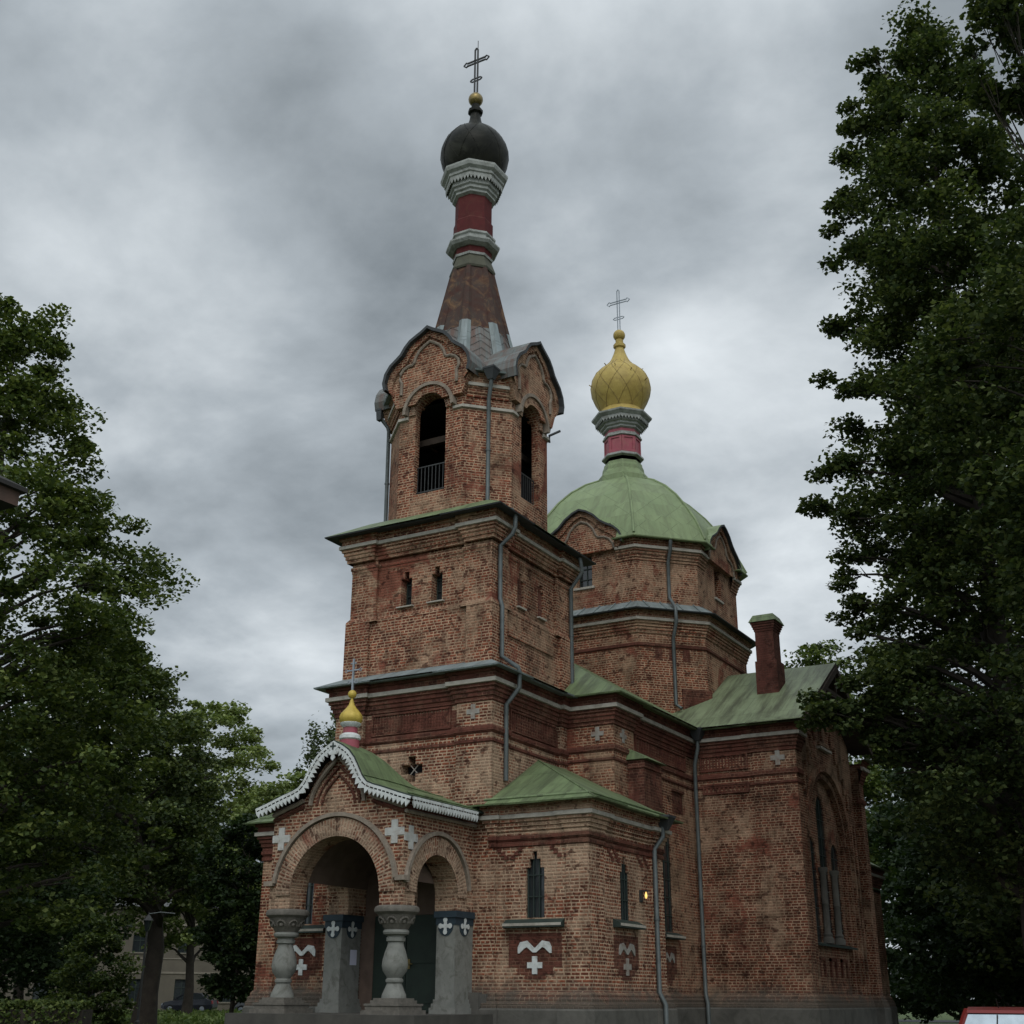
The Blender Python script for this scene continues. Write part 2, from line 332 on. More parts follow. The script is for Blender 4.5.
# ------------------------------------------------------------------ mesh builder
class MB:
    def __init__(s): s.v = []; s.f = []; s.m = []; s.uv = {}
    def poly(s, pts, m=0, uv=None):
        i = len(s.v); s.v += [tuple(p) for p in pts]
        s.f.append(tuple(range(i, i + len(pts)))); s.m.append(m)
        if uv: s.uv[len(s.f) - 1] = uv
    def box(s, x0, x1, y0, y1, z0, z1, m=0):
        s.hexa([(x0, y0, z0), (x1, y0, z0), (x1, y1, z0), (x0, y1, z0), (x0, y0, z1), (x1, y0, z1), (x1, y1, z1), (x0, y1, z1)], m)
    def hexa(s, p, m=0):
        i = len(s.v); s.v += [tuple(q) for q in p]
        for f in ((3, 2, 1, 0), (4, 5, 6, 7), (0, 1, 5, 4), (1, 2, 6, 5), (2, 3, 7, 6), (3, 0, 4, 7)):
            s.f.append(tuple(i + k for k in f)); s.m.append(m)
    def obox(s, O, U, V, W, m=0):       # corner + three edge vectors (right-handed)
        O, U, V, W = map(Vector, (O, U, V, W))
        s.hexa([O, O + U, O + U + V, O + V, O + W, O + U + W, O + U + V + W, O + V + W], m)
    def bar(s, a, b, w, m=0):           # square bar between two points
        a, b = Vector(a), Vector(b); d = (b - a).normalized()
        x = d.cross(Vector((0, 0, 1)))
        x = Vector((1, 0, 0)) if x.length < 1e-3 else x.normalized()
        y = d.cross(x)
        s.obox(a - x * w / 2 - y * w / 2, x * w, y * w, b - a, m)
    def tri2(s, loops, O, U, V, off, m, flip=False):
        O, U, V = Vector(O), Vector(U), Vector(V)
        flat = [p for lp in loops for p in lp]
        tris = geometry.tessellate_polygon([[Vector((p[0], p[1], 0)) for p in lp] for lp in loops])
        i = len(s.v)
        s.v += [tuple(O + U * p[0] + V * p[1] + off) for p in flat]
        for t in tris:
            a, b, c = (flat[k] for k in t)
            ar = (b[0] - a[0]) * (c[1] - a[1]) - (b[1] - a[1]) * (c[0] - a[0])
            t = tuple(i + k for k in t)
            if (ar < 0) != flip: t = t[::-1]
            s.f.append(t); s.m.append(m)
    def panel(s, loop, holes, O, U, V, m=0, d=0.0, mr=None):
        O, U, V = Vector(O), Vector(U), Vector(V); n = U.cross(V)
        s.tri2([loop] + list(holes), O, U, V, Vector((0, 0, 0)), m)
        for h in holes:
            if area(h) < 0: h = h[::-1]
            for k in range(len(h)):
                a, b = h[k], h[(k + 1) % len(h)]
                A = O + U * a[0] + V * a[1]; B = O + U * b[0] + V * b[1]
                s.poly([A, A - n * d, B - n * d, B], m if mr is None else mr)
    def plate(s, loop, holes, O, U, V, t, m=0, back=True):
        s.panel(loop, holes, O, U, V, m, t)
        O, U, V = Vector(O), Vector(U), Vector(V); n = U.cross(V)
        if area(loop) < 0: loop = loop[::-1]
        for k in range(len(loop)):
            a, b = loop[k], loop[(k + 1) % len(loop)]
            A = O + U * a[0] + V * a[1]; B = O + U * b[0] + V * b[1]
            s.poly([A - n * t, B - n * t, B, A], m)
        if back: s.tri2([loop] + list(holes), O, U, V, -n * t, m, True)
    def walls(s, plan, z0, z1, m=0, spec=None, skip=()):
        spec = spec or {}
        n = len(plan)
        for i in range(n):
            if i in skip: continue
            a, b = plan[i], plan[(i + 1) % n]
            ln = math.hypot(b[0] - a[0], b[1] - a[1])
            U = ((b[0] - a[0]) / ln, (b[1] - a[1]) / ln, 0)
            sp = spec.get(i)
            if sp is None:
                s.poly([(a[0], a[1], z0), (b[0], b[1], z0), (b[0], b[1], z1), (a[0], a[1], z1)], m)
            else:
                loop = [(0, z0), (ln, z0)] + (sp['top'] if 'top' in sp else [(ln, z1), (0, z1)])
                s.panel(loop, sp.get('holes', []), (a[0], a[1], 0), U, (0, 0, 1), sp.get('m', m), sp.get('d', 0.3), sp.get('mr'))
    def cap(s, plan, z, m=0, flip=False):
        s.tri2([plan], (0, 0, z), (1, 0, 0), (0, 1, 0), Vector((0, 0, 0)), m, flip)
    def sweep(s, plan, prof, m=0, closed=True, ms=None, ends=True):
        n = len(plan)
        def nor(a, b):
            l = math.hypot(b[0] - a[0], b[1] - a[1]); return ((b[1] - a[1]) / l, -(b[0] - a[0]) / l)
        cor = []
        for i in range(n):
            if closed or 0 < i < n - 1:
                n1, n2 = nor(plan[i - 1], plan[i]), nor(plan[i], plan[(i + 1) % n])
                k = 1 + n1[0] * n2[0] + n1[1] * n2[1]
                cor.append(((n1[0] + n2[0]) / k, (n1[1] + n2[1]) / k))
            elif i == 0: cor.append(nor(plan[0], plan[1]))
            else: cor.append(nor(plan[-2], plan[-1]))
        pt = lambda i, q: (plan[i][0] + cor[i][0] * q[0], plan[i][1] + cor[i][1] * q[0], q[1])
        for i in range(n if closed else n - 1):
            j = (i + 1) % n
            for k in range(len(prof) - 1):
                s.poly([pt(i, prof[k]), pt(j, prof[k]), pt(j, prof[k + 1]), pt(i, prof[k + 1])], ms[k] if ms else m)
        if not closed and ends:
            s.poly([pt(0, q) for q in prof], m); s.poly([pt(n - 1, q) for q in reversed(prof)], m)
    def lathe(s, prof, n, cx, cy, m=0, a0=0.0, ms=None, caps=True):
        i0 = len(s.v)
        for r, z in prof:
            for k in range(n):
                a = a0 + 2 * pi * k / n
                s.v.append((cx + r * cos(a), cy + r * sin(a), z))
        for j in range(len(prof) - 1):
            for k in range(n):
                k2 = (k + 1) % n
                s.f.append((i0 + j * n + k, i0 + j * n + k2, i0 + (j + 1) * n + k2, i0 + (j + 1) * n + k)); s.m.append(ms[j] if ms else m)
        if caps:
            if prof[0][0] > 0.001: s.f.append(tuple(i0 + k for k in reversed(range(n)))); s.m.append(m)
            if prof[-1][0] > 0.001:
                b = i0 + (len(prof) - 1) * n; s.f.append(tuple(b + k for k in range(n))); s.m.append(m)
    def tube(s, pts, r, n=8, m=0, cap=True):
        pts = [Vector(p) for p in pts]; i0 = len(s.v)
        rs = r if isinstance(r, (list, tuple)) else [r] * len(pts)
        ref = None
        for k, p in enumerate(pts):
            d = (pts[min(k + 1, len(pts) - 1)] - pts[max(k - 1, 0)]).normalized()
            if ref is None or abs(d.dot(ref)) > 0.95:
                ref = Vector((0, 0, 1)) if abs(d.z) < 0.8 else Vector((1, 0, 0))
            x = d.cross(ref).normalized(); y = d.cross(x)
            for q in range(n):
                a = 2 * pi * q / n
                s.v.append(tuple(p + (x * cos(a) + y * sin(a)) * rs[k]))
        for k in range(len(pts) - 1):
            for q in range(n):
                q2 = (q + 1) % n
                s.f.append((i0 + k * n + q2, i0 + k * n + q, i0 + (k + 1) * n + q, i0 + (k + 1) * n + q2)); s.m.append(m)
        if cap:
            s.f.append(tuple(i0 + q for q in range(n))); s.m.append(m)
            b = i0 + (len(pts) - 1) * n
            s.f.append(tuple(b + q for q in reversed(range(n)))); s.m.append(m)
    def ring(s, cx, cz, r0, r1, O, U, V, t, m=0, a0=0.0, a1=pi, n=24, sx=1.0):
        """a flat arch band with radial brick UVs, front face proud of O's plane by t"""
        O, U, V = Vector(O), Vector(U), Vector(V); nn = U.cross(V)
        P = lambda r, a, h: O + U * (cx + r * cos(a) * sx) + V * (cz + r * sin(a)) + nn * h
        for k in range(n):
            a, b = a0 + (a1 - a0) * k / n, a0 + (a1 - a0) * (k + 1) / n
            rm = (r0 + r1) / 2
            uv = [(r0, rm * a), (r1, rm * a), (r1, rm * b), (r0, rm * b)]
            s.poly([P(r0, a, t), P(r1, a, t), P(r1, b, t), P(r0, b, t)], m, uv)
            s.poly([P(r1, a, t), P(r1, a, 0), P(r1, b, 0), P(r1, b, t)], m)
            s.poly([P(r0, a, 0), P(r0, a, t), P(r0, b, t), P(r0, b, 0)], m)
        for a, fl in ((a0, 0), (a1, 1)):
            q = [P(r0, a, 0), P(r1, a, 0), P(r1, a, t), P(r0, a, t)]
            s.poly(q if not fl else q[::-1], m)
    def build(s, name, mats, parent=None, smooth=None, label=None, uvs=True):
        me = bpy.data.meshes.new(name)
        me.from_pydata(s.v, [], s.f)
        mats = mats if isinstance(mats, (list, tuple)) else [mats]
        for mt in mats: me.materials.append(mt)
        if len(mats) > 1: me.polygons.foreach_set('material_index', s.m)
        if uvs:
            ul = me.uv_layers.new(name='UVMap')
            for p in me.polygons:
                c = s.uv.get(p.index)
                nv = p.normal
                if c is None:
                    h = math.hypot(nv.x, nv.y)
                    if h > 0.3:
                        tx, ty = -nv.y / h, nv.x / h
                        c = []
                        for vi in p.vertices:
                            co = me.vertices[vi].co
                            # measured along the slope
                            c.append((co.x * tx + co.y * ty, co.z / max(h, 0.3)))
                    else:
                        c = [(me.vertices[vi].co.x, me.vertices[vi].co.y) for vi in p.vertices]
                for li, q in zip(p.loop_indices, c): ul.data[li].uv = q
        if smooth is not None:
            me.polygons.foreach_set('use_smooth', [True] * len(me.polygons))
            me.set_sharp_from_angle(angle=radians(smooth))
        o = bpy.data.objects.new(name, me); COL.objects.link(o)
        if parent is not None:
            o.parent = parent
            if parent.type == 'EMPTY': o.location = -Vector(parent.location)
        if label: o['label'] = label
        return o
def area(lp): return sum(lp[i][0] * lp[(i + 1) % len(lp)][1] - lp[(i + 1) % len(lp)][0] * lp[i][1] for i in range(len(lp)))
def thing(name, label, cat, loc=(0, 0, 0), group=None):
    o = bpy.data.objects.new(name, None); COL.objects.link(o)
    o.location = loc; o.empty_display_size = 0.3
    o['label'] = label; o['category'] = cat
    if group: o['group'] = group
    return o
def tag(o, label=None, cat=None, group=None, kind=None):
    for k, v in (('label', label), ('category', cat), ('group', group), ('kind', kind)):
        if v: o[k] = v
    return o
def arch(cx, hw, z0, zs, n=14, rise=1.0):
    return [(cx - hw, z0), (cx + hw, z0)] + [(cx + hw * cos(a), zs + hw * rise * sin(a)) for a in [pi * k / n for k in range(n + 1)]]
def stepped(cx, z0, st):       # st: (half width, top z) from wide to narrow
    lp = [(cx - st[0][0], z0), (cx + st[0][0], z0)]
    for i, (hw, z) in enumerate(st):
        lp.append((cx + hw, z))
        if i + 1 < len(st): lp.append((cx + st[i + 1][0], z))
    for i in reversed(range(len(st))):
        hw, z = st[i]
        if i + 1 < len(st): lp.append((cx - st[i + 1][0], z))
        lp.append((cx - hw, z))
    return lp
def crossloop(cx, cz, a, w):   # greek cross outline
    return [(cx - w, cz - a), (cx + w, cz - a), (cx + w, cz - w), (cx + a, cz - w), (cx + a, cz + w), (cx + w, cz + w), (cx + w, cz + a), (cx - w, cz + a), (cx - w, cz + w), (cx - a, cz + w), (cx - a, cz - w), (cx - w, cz - w)]
def octplan(ax, ay, R, h):     # ccw, starting with the front face
    return [(ax - h, ay - R), (ax + h, ay - R), (ax + R, ay - h), (ax + R, ay + h), (ax + h, ay + R), (ax - h, ay + R), (ax - R, ay + h), (ax - R, ay - h)]
XF, YF, ZU = (1, 0, 0), (0, 1, 0), (0, 0, 1)     # front walls use U=X, south walls use U=Y

# ================================================================== ground
def gz(x, y):
    t = ((-x + y) * .7071 - 30) / 45
    t = min(max(t, 0), 1)
    return .42 * t * t * (3 - 2 * t)
g = MB()
gs = [-1500, -600, -300, -200, -150, -120, -100] + list(range(-90, 91, 6)) + [100, 120, 150, 200, 300, 600, 1500]
for i in range(len(gs) - 1):
    for j in range(len(gs) - 1):
        g.poly([(x, y, gz(x, y)) for x, y in ((gs[i], gs[j]), (gs[i + 1], gs[j]), (gs[i + 1], gs[j + 1]), (gs[i], gs[j + 1]))])
m_, t_, b_ = newmat('lawn')
c_ = mix(t_, ramp(t_, noise(t_, 0.25, 6.0, 0.7), [(0.35, 0.0), (0.7, 1.0)]), (0.045, 0.075, 0.018), (0.085, 0.115, 0.03))
c_ = mix(t_, ramp(t_, noise(t_, 7.0, 4.0), [(0.4, 0.0), (0.7, 0.6)]), c_, (0.03, 0.045, 0.014))
L(t_, c_, b_.inputs['Base Color']); b_.inputs['Roughness'].default_value = 0.95
bump(t_, b_, noise(t_, 14.0, 5.0), 0.8, 0.08)
tag(g.build('lawn', m_, None, 60), kind='structure')
g = MB()
for i in range(40):
    q = []
    for k in (i, i + 1):
        for w in (-3.2, 3.2):
            x, y = -110 + k * 3 + w * .66, 34 + k * 1.15 + w * -.75
            q.append((x, y, gz(x, y) + .025))
    g.poly([q[0], q[2], q[3], q[1]][::-1])
tag(g.build('road', plain('asphalt', (0.05, 0.05, 0.05), (0.035, 0.035, 0.035), 0.9, scale=1.2)), kind='structure')
g = MB(); g.poly([(6.6, -30, 0.004), (22, -30, 0.004), (22, 30, 0.004), (6.6, 30, 0.004)])
tag(g.build('driveway', plain('gravel drive', (0.16, 0.15, 0.13), (0.10, 0.095, 0.08), 0.95, scale=6, bmp=0.01)), kind='structure')

# ================================================================== the church
CH = thing('church', 'red brick church with bell tower, green dome and small gilded onion cupolas', 'church', (-2.2, 9.0, 0))
AX, TY, DY = -2.13, 2.2, 12.58          # tower axis x, tower axis y, crossing axis y
SPLIT = {'arch_band', 'hood_mould', 'moulding', 'gable_moulding', 'string_band', 'cornice', 'string_course', 'eave_edge', 'niche', 'blind_niche', 'niche_sill', 'frieze_panel', 'roof_seam', 'cross_ornament', 'plinth', 'plinth_ledge', 'bell_beam', 'niche_frame'}
def islands(mb):
    key = {}; par = []
    def find(i):
        while par[i] != i: par[i] = par[par[i]]; i = par[i]
        return i
    vid = []
    for v in mb.v:
        k = (round(v[0], 3), round(v[1], 3), round(v[2], 3))
        if k not in key: key[k] = len(par); par.append(len(par))
        vid.append(key[k])
    for f in mb.f:
        a = find(vid[f[0]])
        for q in f[1:]: par[find(vid[q])] = a
    out = {}
    for i, f in enumerate(mb.f): out.setdefault(find(vid[f[0]]), []).append(i)
    res = []
    for fs in out.values():
        b = MB()
        for i in fs: b.poly([mb.v[q] for q in mb.f[i]], mb.m[i], mb.uv.get(i))
        res.append(b)
    return res
def P(name, mb, mats, parent=None, smooth=None, label=None):
    if name in SPLIT:
        for b in islands(mb): o = b.build(name, mats, parent or CH, smooth, label)
        return o
    return mb.build(name, mats, parent or CH, smooth, label)

C_LOW = [(0, -.45), (.035, -.43), (.035, -.35), (.07, -.33), (.07, -.25), (.105, -.23), (.105, -.15), (.15, -.13), (.15, -.055)]
C_STR = [(.13, -.06), (.21, -.05), (.21, .045), (.12, .065)]
C_UP = [(.15, .06), (.15, .18), (.21, .20), (.21, .28)]
def cornice(plan, zc, bm, closed=True, k=1.0, low=True, mat_edge=None, eave=.40):
    f = lambda pr: [(a * k, zc + z * k) for a, z in pr]
    m = MB()
    if low: m.sweep(plan, f(C_LOW), 0, closed)
    m.sweep(plan, f(C_UP), 0, closed)
    P('cornice', m, bm)
    m = MB(); m.sweep(plan, f(C_STR), 0, closed); P('string_course', m, M_string)
    m = MB(); m.sweep(plan, [(.20 * k, zc + .275 * k), (eave, zc + .25 * k), (eave + .012, zc + .285 * k), (eave - .06, zc + .30 * k)], 0, closed)
    P('eave_edge', m, mat_edge or M_gutter)
def band(m, plan, z, h, p, closed=True):
    m.sweep(plan, [(0, z - h / 2 - p), (p, z - h / 2), (p, z + h / 2), (0, z + h / 2 + p * .6)], 0, closed)

# ---- plinth of the whole building
PL = []
annS = [(.003, 0), (.12, 0), (.12, .07), (1.85, .07), (1.85, 0), (2.38, 0), (2.38, .75), (2.31, .75), (2.31, 3.3), (2.38, 3.3), (2.38, 3.95), (.003, 3.95)]
AXN = -2.005
annN = [(2 * AXN - x, y) for x, y in reversed(annS[3:-1])] + [(-4.433, .07)]
annN = [(-4.433, 3.95)] + annN
towA = [(-4.43, 0), (-3.6, 0), (-3.6, .1), (-.95, .1), (-.95, 0), (0, 0), (0, .78), (-.1, .78), (-.1, 3.4), (0, 3.4), (0, 4.3), (-4.43, 4.3), (-4.43, 3.4), (-4.33, 3.4), (-4.33, .78), (-4.43, .78)]
NX, TX = 1.28, 4.22
nave = [(-5.5, 3.74), (-4.6, 3.74), (NX - .9, 3.74), (NX, 3.74), (NX, 4.95), (NX - .1, 4.95), (NX - .1, 9.08), (NX - .1, 16.05), (NX - .1, 19.0), (NX, 19.0), (NX, 20.4), (-5.5, 20.4)]
tran = [(-8.5, 9.08), (-7, 9.14), (1.0, 9.14), (3.0, 9.14), (3.0, 9.08), (TX, 9.08), (TX, 9.55), (TX - .24, 9.55), (TX - .24, 15.58), (TX, 15.58), (TX, 16.05), (-8.5, 16.05)]
annE = [(0, 18.6), (2.4, 18.6), (2.4, 24.4), (0, 24.4)]
m = MB()
for pl in (annS, annN, nave, tran, annE):
    m.sweep(pl, [(.16, -.05), (.16, 1.38), (.13, 1.42)], 0); m.cap(pl, 1.40, 0)
m.box(-.5, -.165, -.156, .0, 0, 1.72); m.box(-.165, -.0, -.11, .0, 1.42, 1.69)
P('plinth', m, M_stone, label='dark stone plinth')
m = MB()
for pl in (annS, annN, nave, tran, annE):
    m.sweep(pl, [(.13, 1.415), (.13, 1.50), (.10, 1.53), (.10, 1.60), (.055, 1.64), (.055, 1.70), (0, 1.76)], 0)
P('plinth_ledge', m, M_brickt)

# ---- lower tower
m = MB()
PW = lambda cx, hw, z0, zs: arch(cx, hw, z0, zs)
m.walls(towA, 1.45, 8.45, 0, {2: dict(holes=[crossloop(3.6 - 2.22, 6.58, .30, .105)], d=.35),
                              })
P('tower_wall', m, [M_brickp])
m = MB(); m.box(-2.7, -1.75, .4, .43, 6.2, 7.0); cw = P('window', m, M_dark, label='cross shaped dark window')
m = MB()
for dx, dz in ((.16, .16), (-.16, .16)):
    m.bar((-2.22 - dx, .22, 6.58 - dz), (-2.22 + dx, .22, 6.58 + dz), .02)
P('grille', m, M_wash, cw)
m = MB()
band(m, towA, 7.33, .10, .055); band(m, towA, 7.06, .05, .03)
P('string_band', m, M_brickr)
# frieze: recessed red panels with upright bricks
def frieze(m, O, U, w, z0, z1, n, nrm, d=.05):
    O, U, nv = Vector(O), Vector(U), Vector(nrm)
    m.obox(O + Vector((0, 0, z0)) + nv * .004, U * w, -nv * .05, (0, 0, z1 - z0), 0) if False else None
    t = .05
    m.obox(O + Vector((0, 0, z0)), U * w, Vector((0, 0, t)), nv * d, 0)
    m.obox(O + Vector((0, 0, z1 - t)), U * w, Vector((0, 0, t)), nv * d, 0)
    for s in (0, w - t): m.obox(O + U * s + Vector((0, 0, z0 + t)), U * t, Vector((0, 0, z1 - z0 - 2 * t)), nv * d, 0)
    st = w / n
    for k in range(n):
        m.obox(O + U * (t + k * (w - 2 * t) / n + .25 * st) + Vector((0, 0, z0 + t)), U * st * .45, Vector((0, 0, z1 - z0 - 2 * t)), nv * d * .5, 0)
m = MB()
frieze(m, (-3.4, .1, 0), XF, 2.25, 7.43, 7.95, 26, (0, -1, 0))
frieze(m, (-.1, .95, 0), YF, 2.3, 7.43, 7.95, 26, (1, 0, 0))
m.obox((-3.6, .1, 7.4), (2.65, 0, 0), (0, 0, .45), (0, -.012, 0)); m.obox((-.1, .78, 7.4), (0, 2.62, 0), (0, 0, .45), (.012, 0, 0))
P('frieze', m, M_brickr)
cornice(towA, 8.41, M_brickr, mat_edge=M_zroof, eave=.42)
m = MB(); m.sweep([(-4.43, 0), (0, 0), (0, 4.3), (-4.43, 4.3)], [(.425, 8.697), (.40, 8.705), (-.2, 9.0)]); P('roof', m, M_zroof, label='grey zinc skirt roof')
def wcross(m, cx, cz, O, U, nrm, a=.19, w=.06, t=.025):
    m.plate(crossloop(cx, cz, a, w), [], Vector(O) + Vector(nrm) * t, U, ZU, t)
def crossorn(x, z, O, U, nrm, a=.19, w=.07, mat=None):
    m = MB(); wcross(m, x, z, O, U, nrm, a, w); return P('cross_ornament', m, mat or M_wash)
crossorn(-.5, 7.74, (0, 0, 0), XF, (0, -1, 0), .17, .055)
crossorn(-3.95, 7.74, (0, 0, 0), XF, (0, -1, 0), .17, .055)
crossorn(.85, 7.76, (0, 3.74, 0), XF, (0, -1, 0), .17, .055)
crossorn(4.3, 7.76, (NX, 0, 0), YF, (1, 0, 0), .17, .055)
crossorn(3.72, 7.78, (0, 9.08, 0), XF, (0, -1, 0), .2, .065)

# ---- middle tower
def tplan(x0, x1, y0, y1, pw, r):
    return [(x0, y0), (x0 + pw, y0), (x0 + pw, y0 + r), (x1 - pw, y0 + r), (x1 - pw, y0), (x1, y0), (x1, y0 + pw), (x1 - r, y0 + pw), (x1 - r, y1 - pw), (x1, y1 - pw), (x1, y1), (x0, y1)]
B1 = tplan(-4.36, -.07, .07, 4.33, .72, .09)
B2 = tplan(-4.28, -.14, .14, 4.26, .78, .09)
m = MB()
slot = lambda cx: stepped(cx, 10.66, [(.16, 11.36), (.07, 11.54)])
m.walls(B1, 8.75, 10.36)
m.walls(B2, 10.36, 12.45, 0, {2: dict(holes=[slot(3.5 - 2.65), slot(3.5 - 1.75)], d=.3),
                             7: dict(holes=[slot(.8), slot(1.86)], d=.12)})
m.sweep(B2, [(.08, 10.34), (.07, 10.40), (0, 10.5)])
P('tower_wall', m, M_brick)
for cx in (-2.65, -1.75):
    m = MB(); m.box(cx - .2, cx + .2, .50, .53, 10.6, 11.6); w_ = P('window', m, M_glass)
    m = MB()
    for dx in (-.14, 0, .14): m.box(cx + dx - .012, cx + dx + .012, .47, .495, 10.66, 11.5)
    for z in (10.95, 11.25): m.box(cx - .16, cx + .16, .465, .50, z, z + .02)
    P('window_frame', m, M_frame, w_)
    m = MB(); m.hexa([(cx - .24, .14, 10.60), (cx + .24, .14, 10.60), (cx + .24, .34, 10.60), (cx - .24, .34, 10.60), (cx - .24, .14, 10.63), (cx + .24, .14, 10.63), (cx + .24, .34, 10.665), (cx - .24, .34, 10.665)])
    P('window_sill', m, M_string, w_)
m = MB()
for cy in (1.72, 2.78): m.box(-.30, -.29, cy - .2, cy + .2, 10.6, 11.6)
P('blind_niche', m, M_brickr)
m = MB()
for cy in (1.72, 2.78): m.box(-.24, -.16, cy - .2, cy + .2, 10.61, 10.65)
P('niche_sill', m, M_string)
m = MB()
m.sweep(B2, [(0, 11.68), (.012, 11.70), (.012, 11.76), (.035, 11.78), (.035, 11.86), (.0, 11.88)])
m.obox((-3.25, .23, 9.74), (2.0, 0, 0), (0, 0, .30), (0, -.045, 0))
m.obox((-.16, .95, 9.74), (0, 2.3, 0), (0, 0, .3), (.045, 0, 0))
P('string_band', m, M_brick)
B2c = tplan(-4.36, -.06, .06, 4.34, .78, .09)
cornice(B2c, 12.37, M_brick, mat_edge=M_gutter, k=.93, eave=.46)
m = MB(); m.sweep([(-4.36, .06), (-.06, .06), (-.06, 4.34), (-4.36, 4.34)], [(.465, 12.632), (.45, 12.648), (-.35, 13.12)]); m.cap([(-4.02, .4), (-.4, .4), (-.4, 4.0), (-4.02, 4.0)], 13.11)
P('roof', m, M_green, label='narrow green skirt roof')

# ---- belfry: an octagon with a curved gable over each main face
R_, H_ = 1.9, .97
OC = octplan(AX, TY, R_, H_)
m = MB()
spec = {}
for i in (0, 2, 4, 6):
    spec[i] = dict(holes=[arch(H_, .47, 13.62, 15.9)] if i in (0, 2) else [], d=.20, mr=0)
m.walls(OC, 12.75, 16.6, 0, spec)
P('belfry_wall', m, M_brick)
m = MB()                                   # ceiling, floor and far walls of the chamber, its gloom put into the colour
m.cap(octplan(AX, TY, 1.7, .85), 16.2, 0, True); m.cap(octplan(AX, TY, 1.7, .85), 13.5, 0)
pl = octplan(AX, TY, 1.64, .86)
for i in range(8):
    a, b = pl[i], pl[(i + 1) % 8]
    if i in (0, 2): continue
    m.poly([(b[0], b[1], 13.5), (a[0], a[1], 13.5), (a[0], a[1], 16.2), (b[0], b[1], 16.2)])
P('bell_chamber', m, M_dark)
m = MB(); m.box(AX - 1.5, AX + 1.5, TY - 1.25, TY - 1.1, 15.3, 15.48); m.box(AX + 1.1, AX + 1.25, TY - 1.5, TY + 1.5, 15.3, 15.48)
P('bell_beam', m, M_timber)
m = MB(); m.lathe([(.0, 15.25), (.12, 15.22), (.18, 15.0), (.22, 14.75), (.36, 14.5), (.34, 14.48), (0, 14.6)], 16, AX + .1, TY)
P('bell', m, M_iron, smooth=50)
for i in (0, 2):
    O = ((AX, TY - R_ + .14, 0), (AX + R_ - .14, TY, 0))[i // 2]; U = (XF, YF)[i // 2]
    m = MB(); O, U = Vector(O), Vector(U)
    for k in range(9):
        q = O + U * (-.44 + k * .11); m.bar(q + Vector((0, 0, 13.62)), q + Vector((0, 0, 14.42)), .018)
    for z in (13.72, 14.42): m.bar(O - U * .47 + Vector((0, 0, z)), O + U * .47 + Vector((0, 0, z)), .03)
    P('railing', m, M_iron)
GC = [(1.37, 16.70), (1.43, 16.95), (1.37, 17.22), (1.22, 17.45), (1.00, 17.62), (.86, 17.74), (.72, 17.96), (.56, 18.13), (.36, 18.24), (.17, 18.34), (0, 18.47)]
GC = [(x * .91, 16.62 + (z - 16.62) * .87) for x, z in GC]
GCf = GC + [(-x, z) for x, z in reversed(GC[:-1])]
def gable(curve, O, U, arcs=None, base=16.15, bw=1.0, proud=.14, back=.3, capf=.34, capb=1.5, mat=None, capmat=None, th=.085, roofmat=None, mould=None, mr=.045):
    O, U = Vector(O), Vector(U); n = U.cross(Vector(ZU))
    loop = [(-bw, base)]
    if arcs:
        zc, r = arcs
        a0 = math.asin((base - zc) / r)
        loop += [(r * cos(a), zc + r * sin(a)) for a in [pi - a0 + (2 * a0 - pi) * k / 12 for k in range(13)]]
    loop += [(bw, base)] + curve
    m = MB(); m.plate(loop, [], O + n * proud, U, ZU, proud + back)
    # brick rim standing proud under the cap
    P_ = lambda q, h: O + U * q[0] + Vector((0, 0, q[1])) + n * h
    sh = lambda q, k: (q[0] * (1 - k * .115), q[1] - k * .17)
    for a, b in zip(curve[:-1], curve[1:]):
        a2, b2 = sh(a, 1), sh(b, 1)
        m.poly([P_(a2, proud + .07), P_(a, proud + .07), P_(b, proud + .07), P_(b2, proud + .07)])
        m.poly([P_(a2, proud), P_(a2, proud + .07), P_(b2, proud + .07), P_(b2, proud)])
    P('gable', m, mat or M_brick)
    m = MB()
    c2 = []
    for k, q in enumerate(curve):
        a, b = curve[max(k - 1, 0)], curve[min(k + 1, len(curve) - 1)]
        d = Vector((b[0] - a[0], b[1] - a[1])).normalized(); nn = Vector((d.y, -d.x))
        c2.append((q[0] + nn.x * th, q[1] + nn.y * th))
    for k in range(len(curve) - 1):
        a, b, A, B = curve[k], curve[k + 1], c2[k], c2[k + 1]
        m.poly([P_(A, capf), P_(A, -capb), P_(B, -capb), P_(B, capf)], 1)
        m.poly([P_(a, capf), P_(A, capf), P_(B, capf), P_(b, capf)], 0)
        m.poly([P_(a, -capb), P_(a, capf), P_(b, capf), P_(b, -capb)], 0)
    P('gable_roof', m, [capmat or M_gutter, roofmat or M_spire])
    if mould:
        m = MB(); m.tube([P_(q, proud + .015) for q in mould], mr, 6); P('moulding', m, M_rim)
TRE = [(.93, 16.5), (.93, 16.7), (.92, 16.9), (1.0, 17.05), (.98, 17.22), (.88, 17.36), (.72, 17.43), (.58, 17.44), (.52, 17.5), (.48, 17.66), (.36, 17.86), (.18, 18.0), (0, 18.1)]
TRE = [(x * .93, 16.5 + (z - 16.5) * .88) for x, z in TRE]
TREf = TRE + [(-x, z) for x, z in reversed(TRE[:-1])]
for i, (O, U) in enumerate((((AX, TY - R_, 0), XF), ((AX + R_, TY, 0), YF), ((AX, TY + R_, 0), (-1, 0, 0)), ((AX - R_, TY, 0), (0, -1, 0)))):
    gable(GCf, O, U, arcs=(15.9, .485), mould=TREf, bw=1.02)
    if i < 2:
        m = MB(); m.ring(0, 15.9, .475, .66, O, U, ZU, .05); P('arch_band', m, M_arch)
        m = MB(); m.ring(0, 15.9, .70, .79, O, U, ZU, .19); P('moulding', m, M_rim)
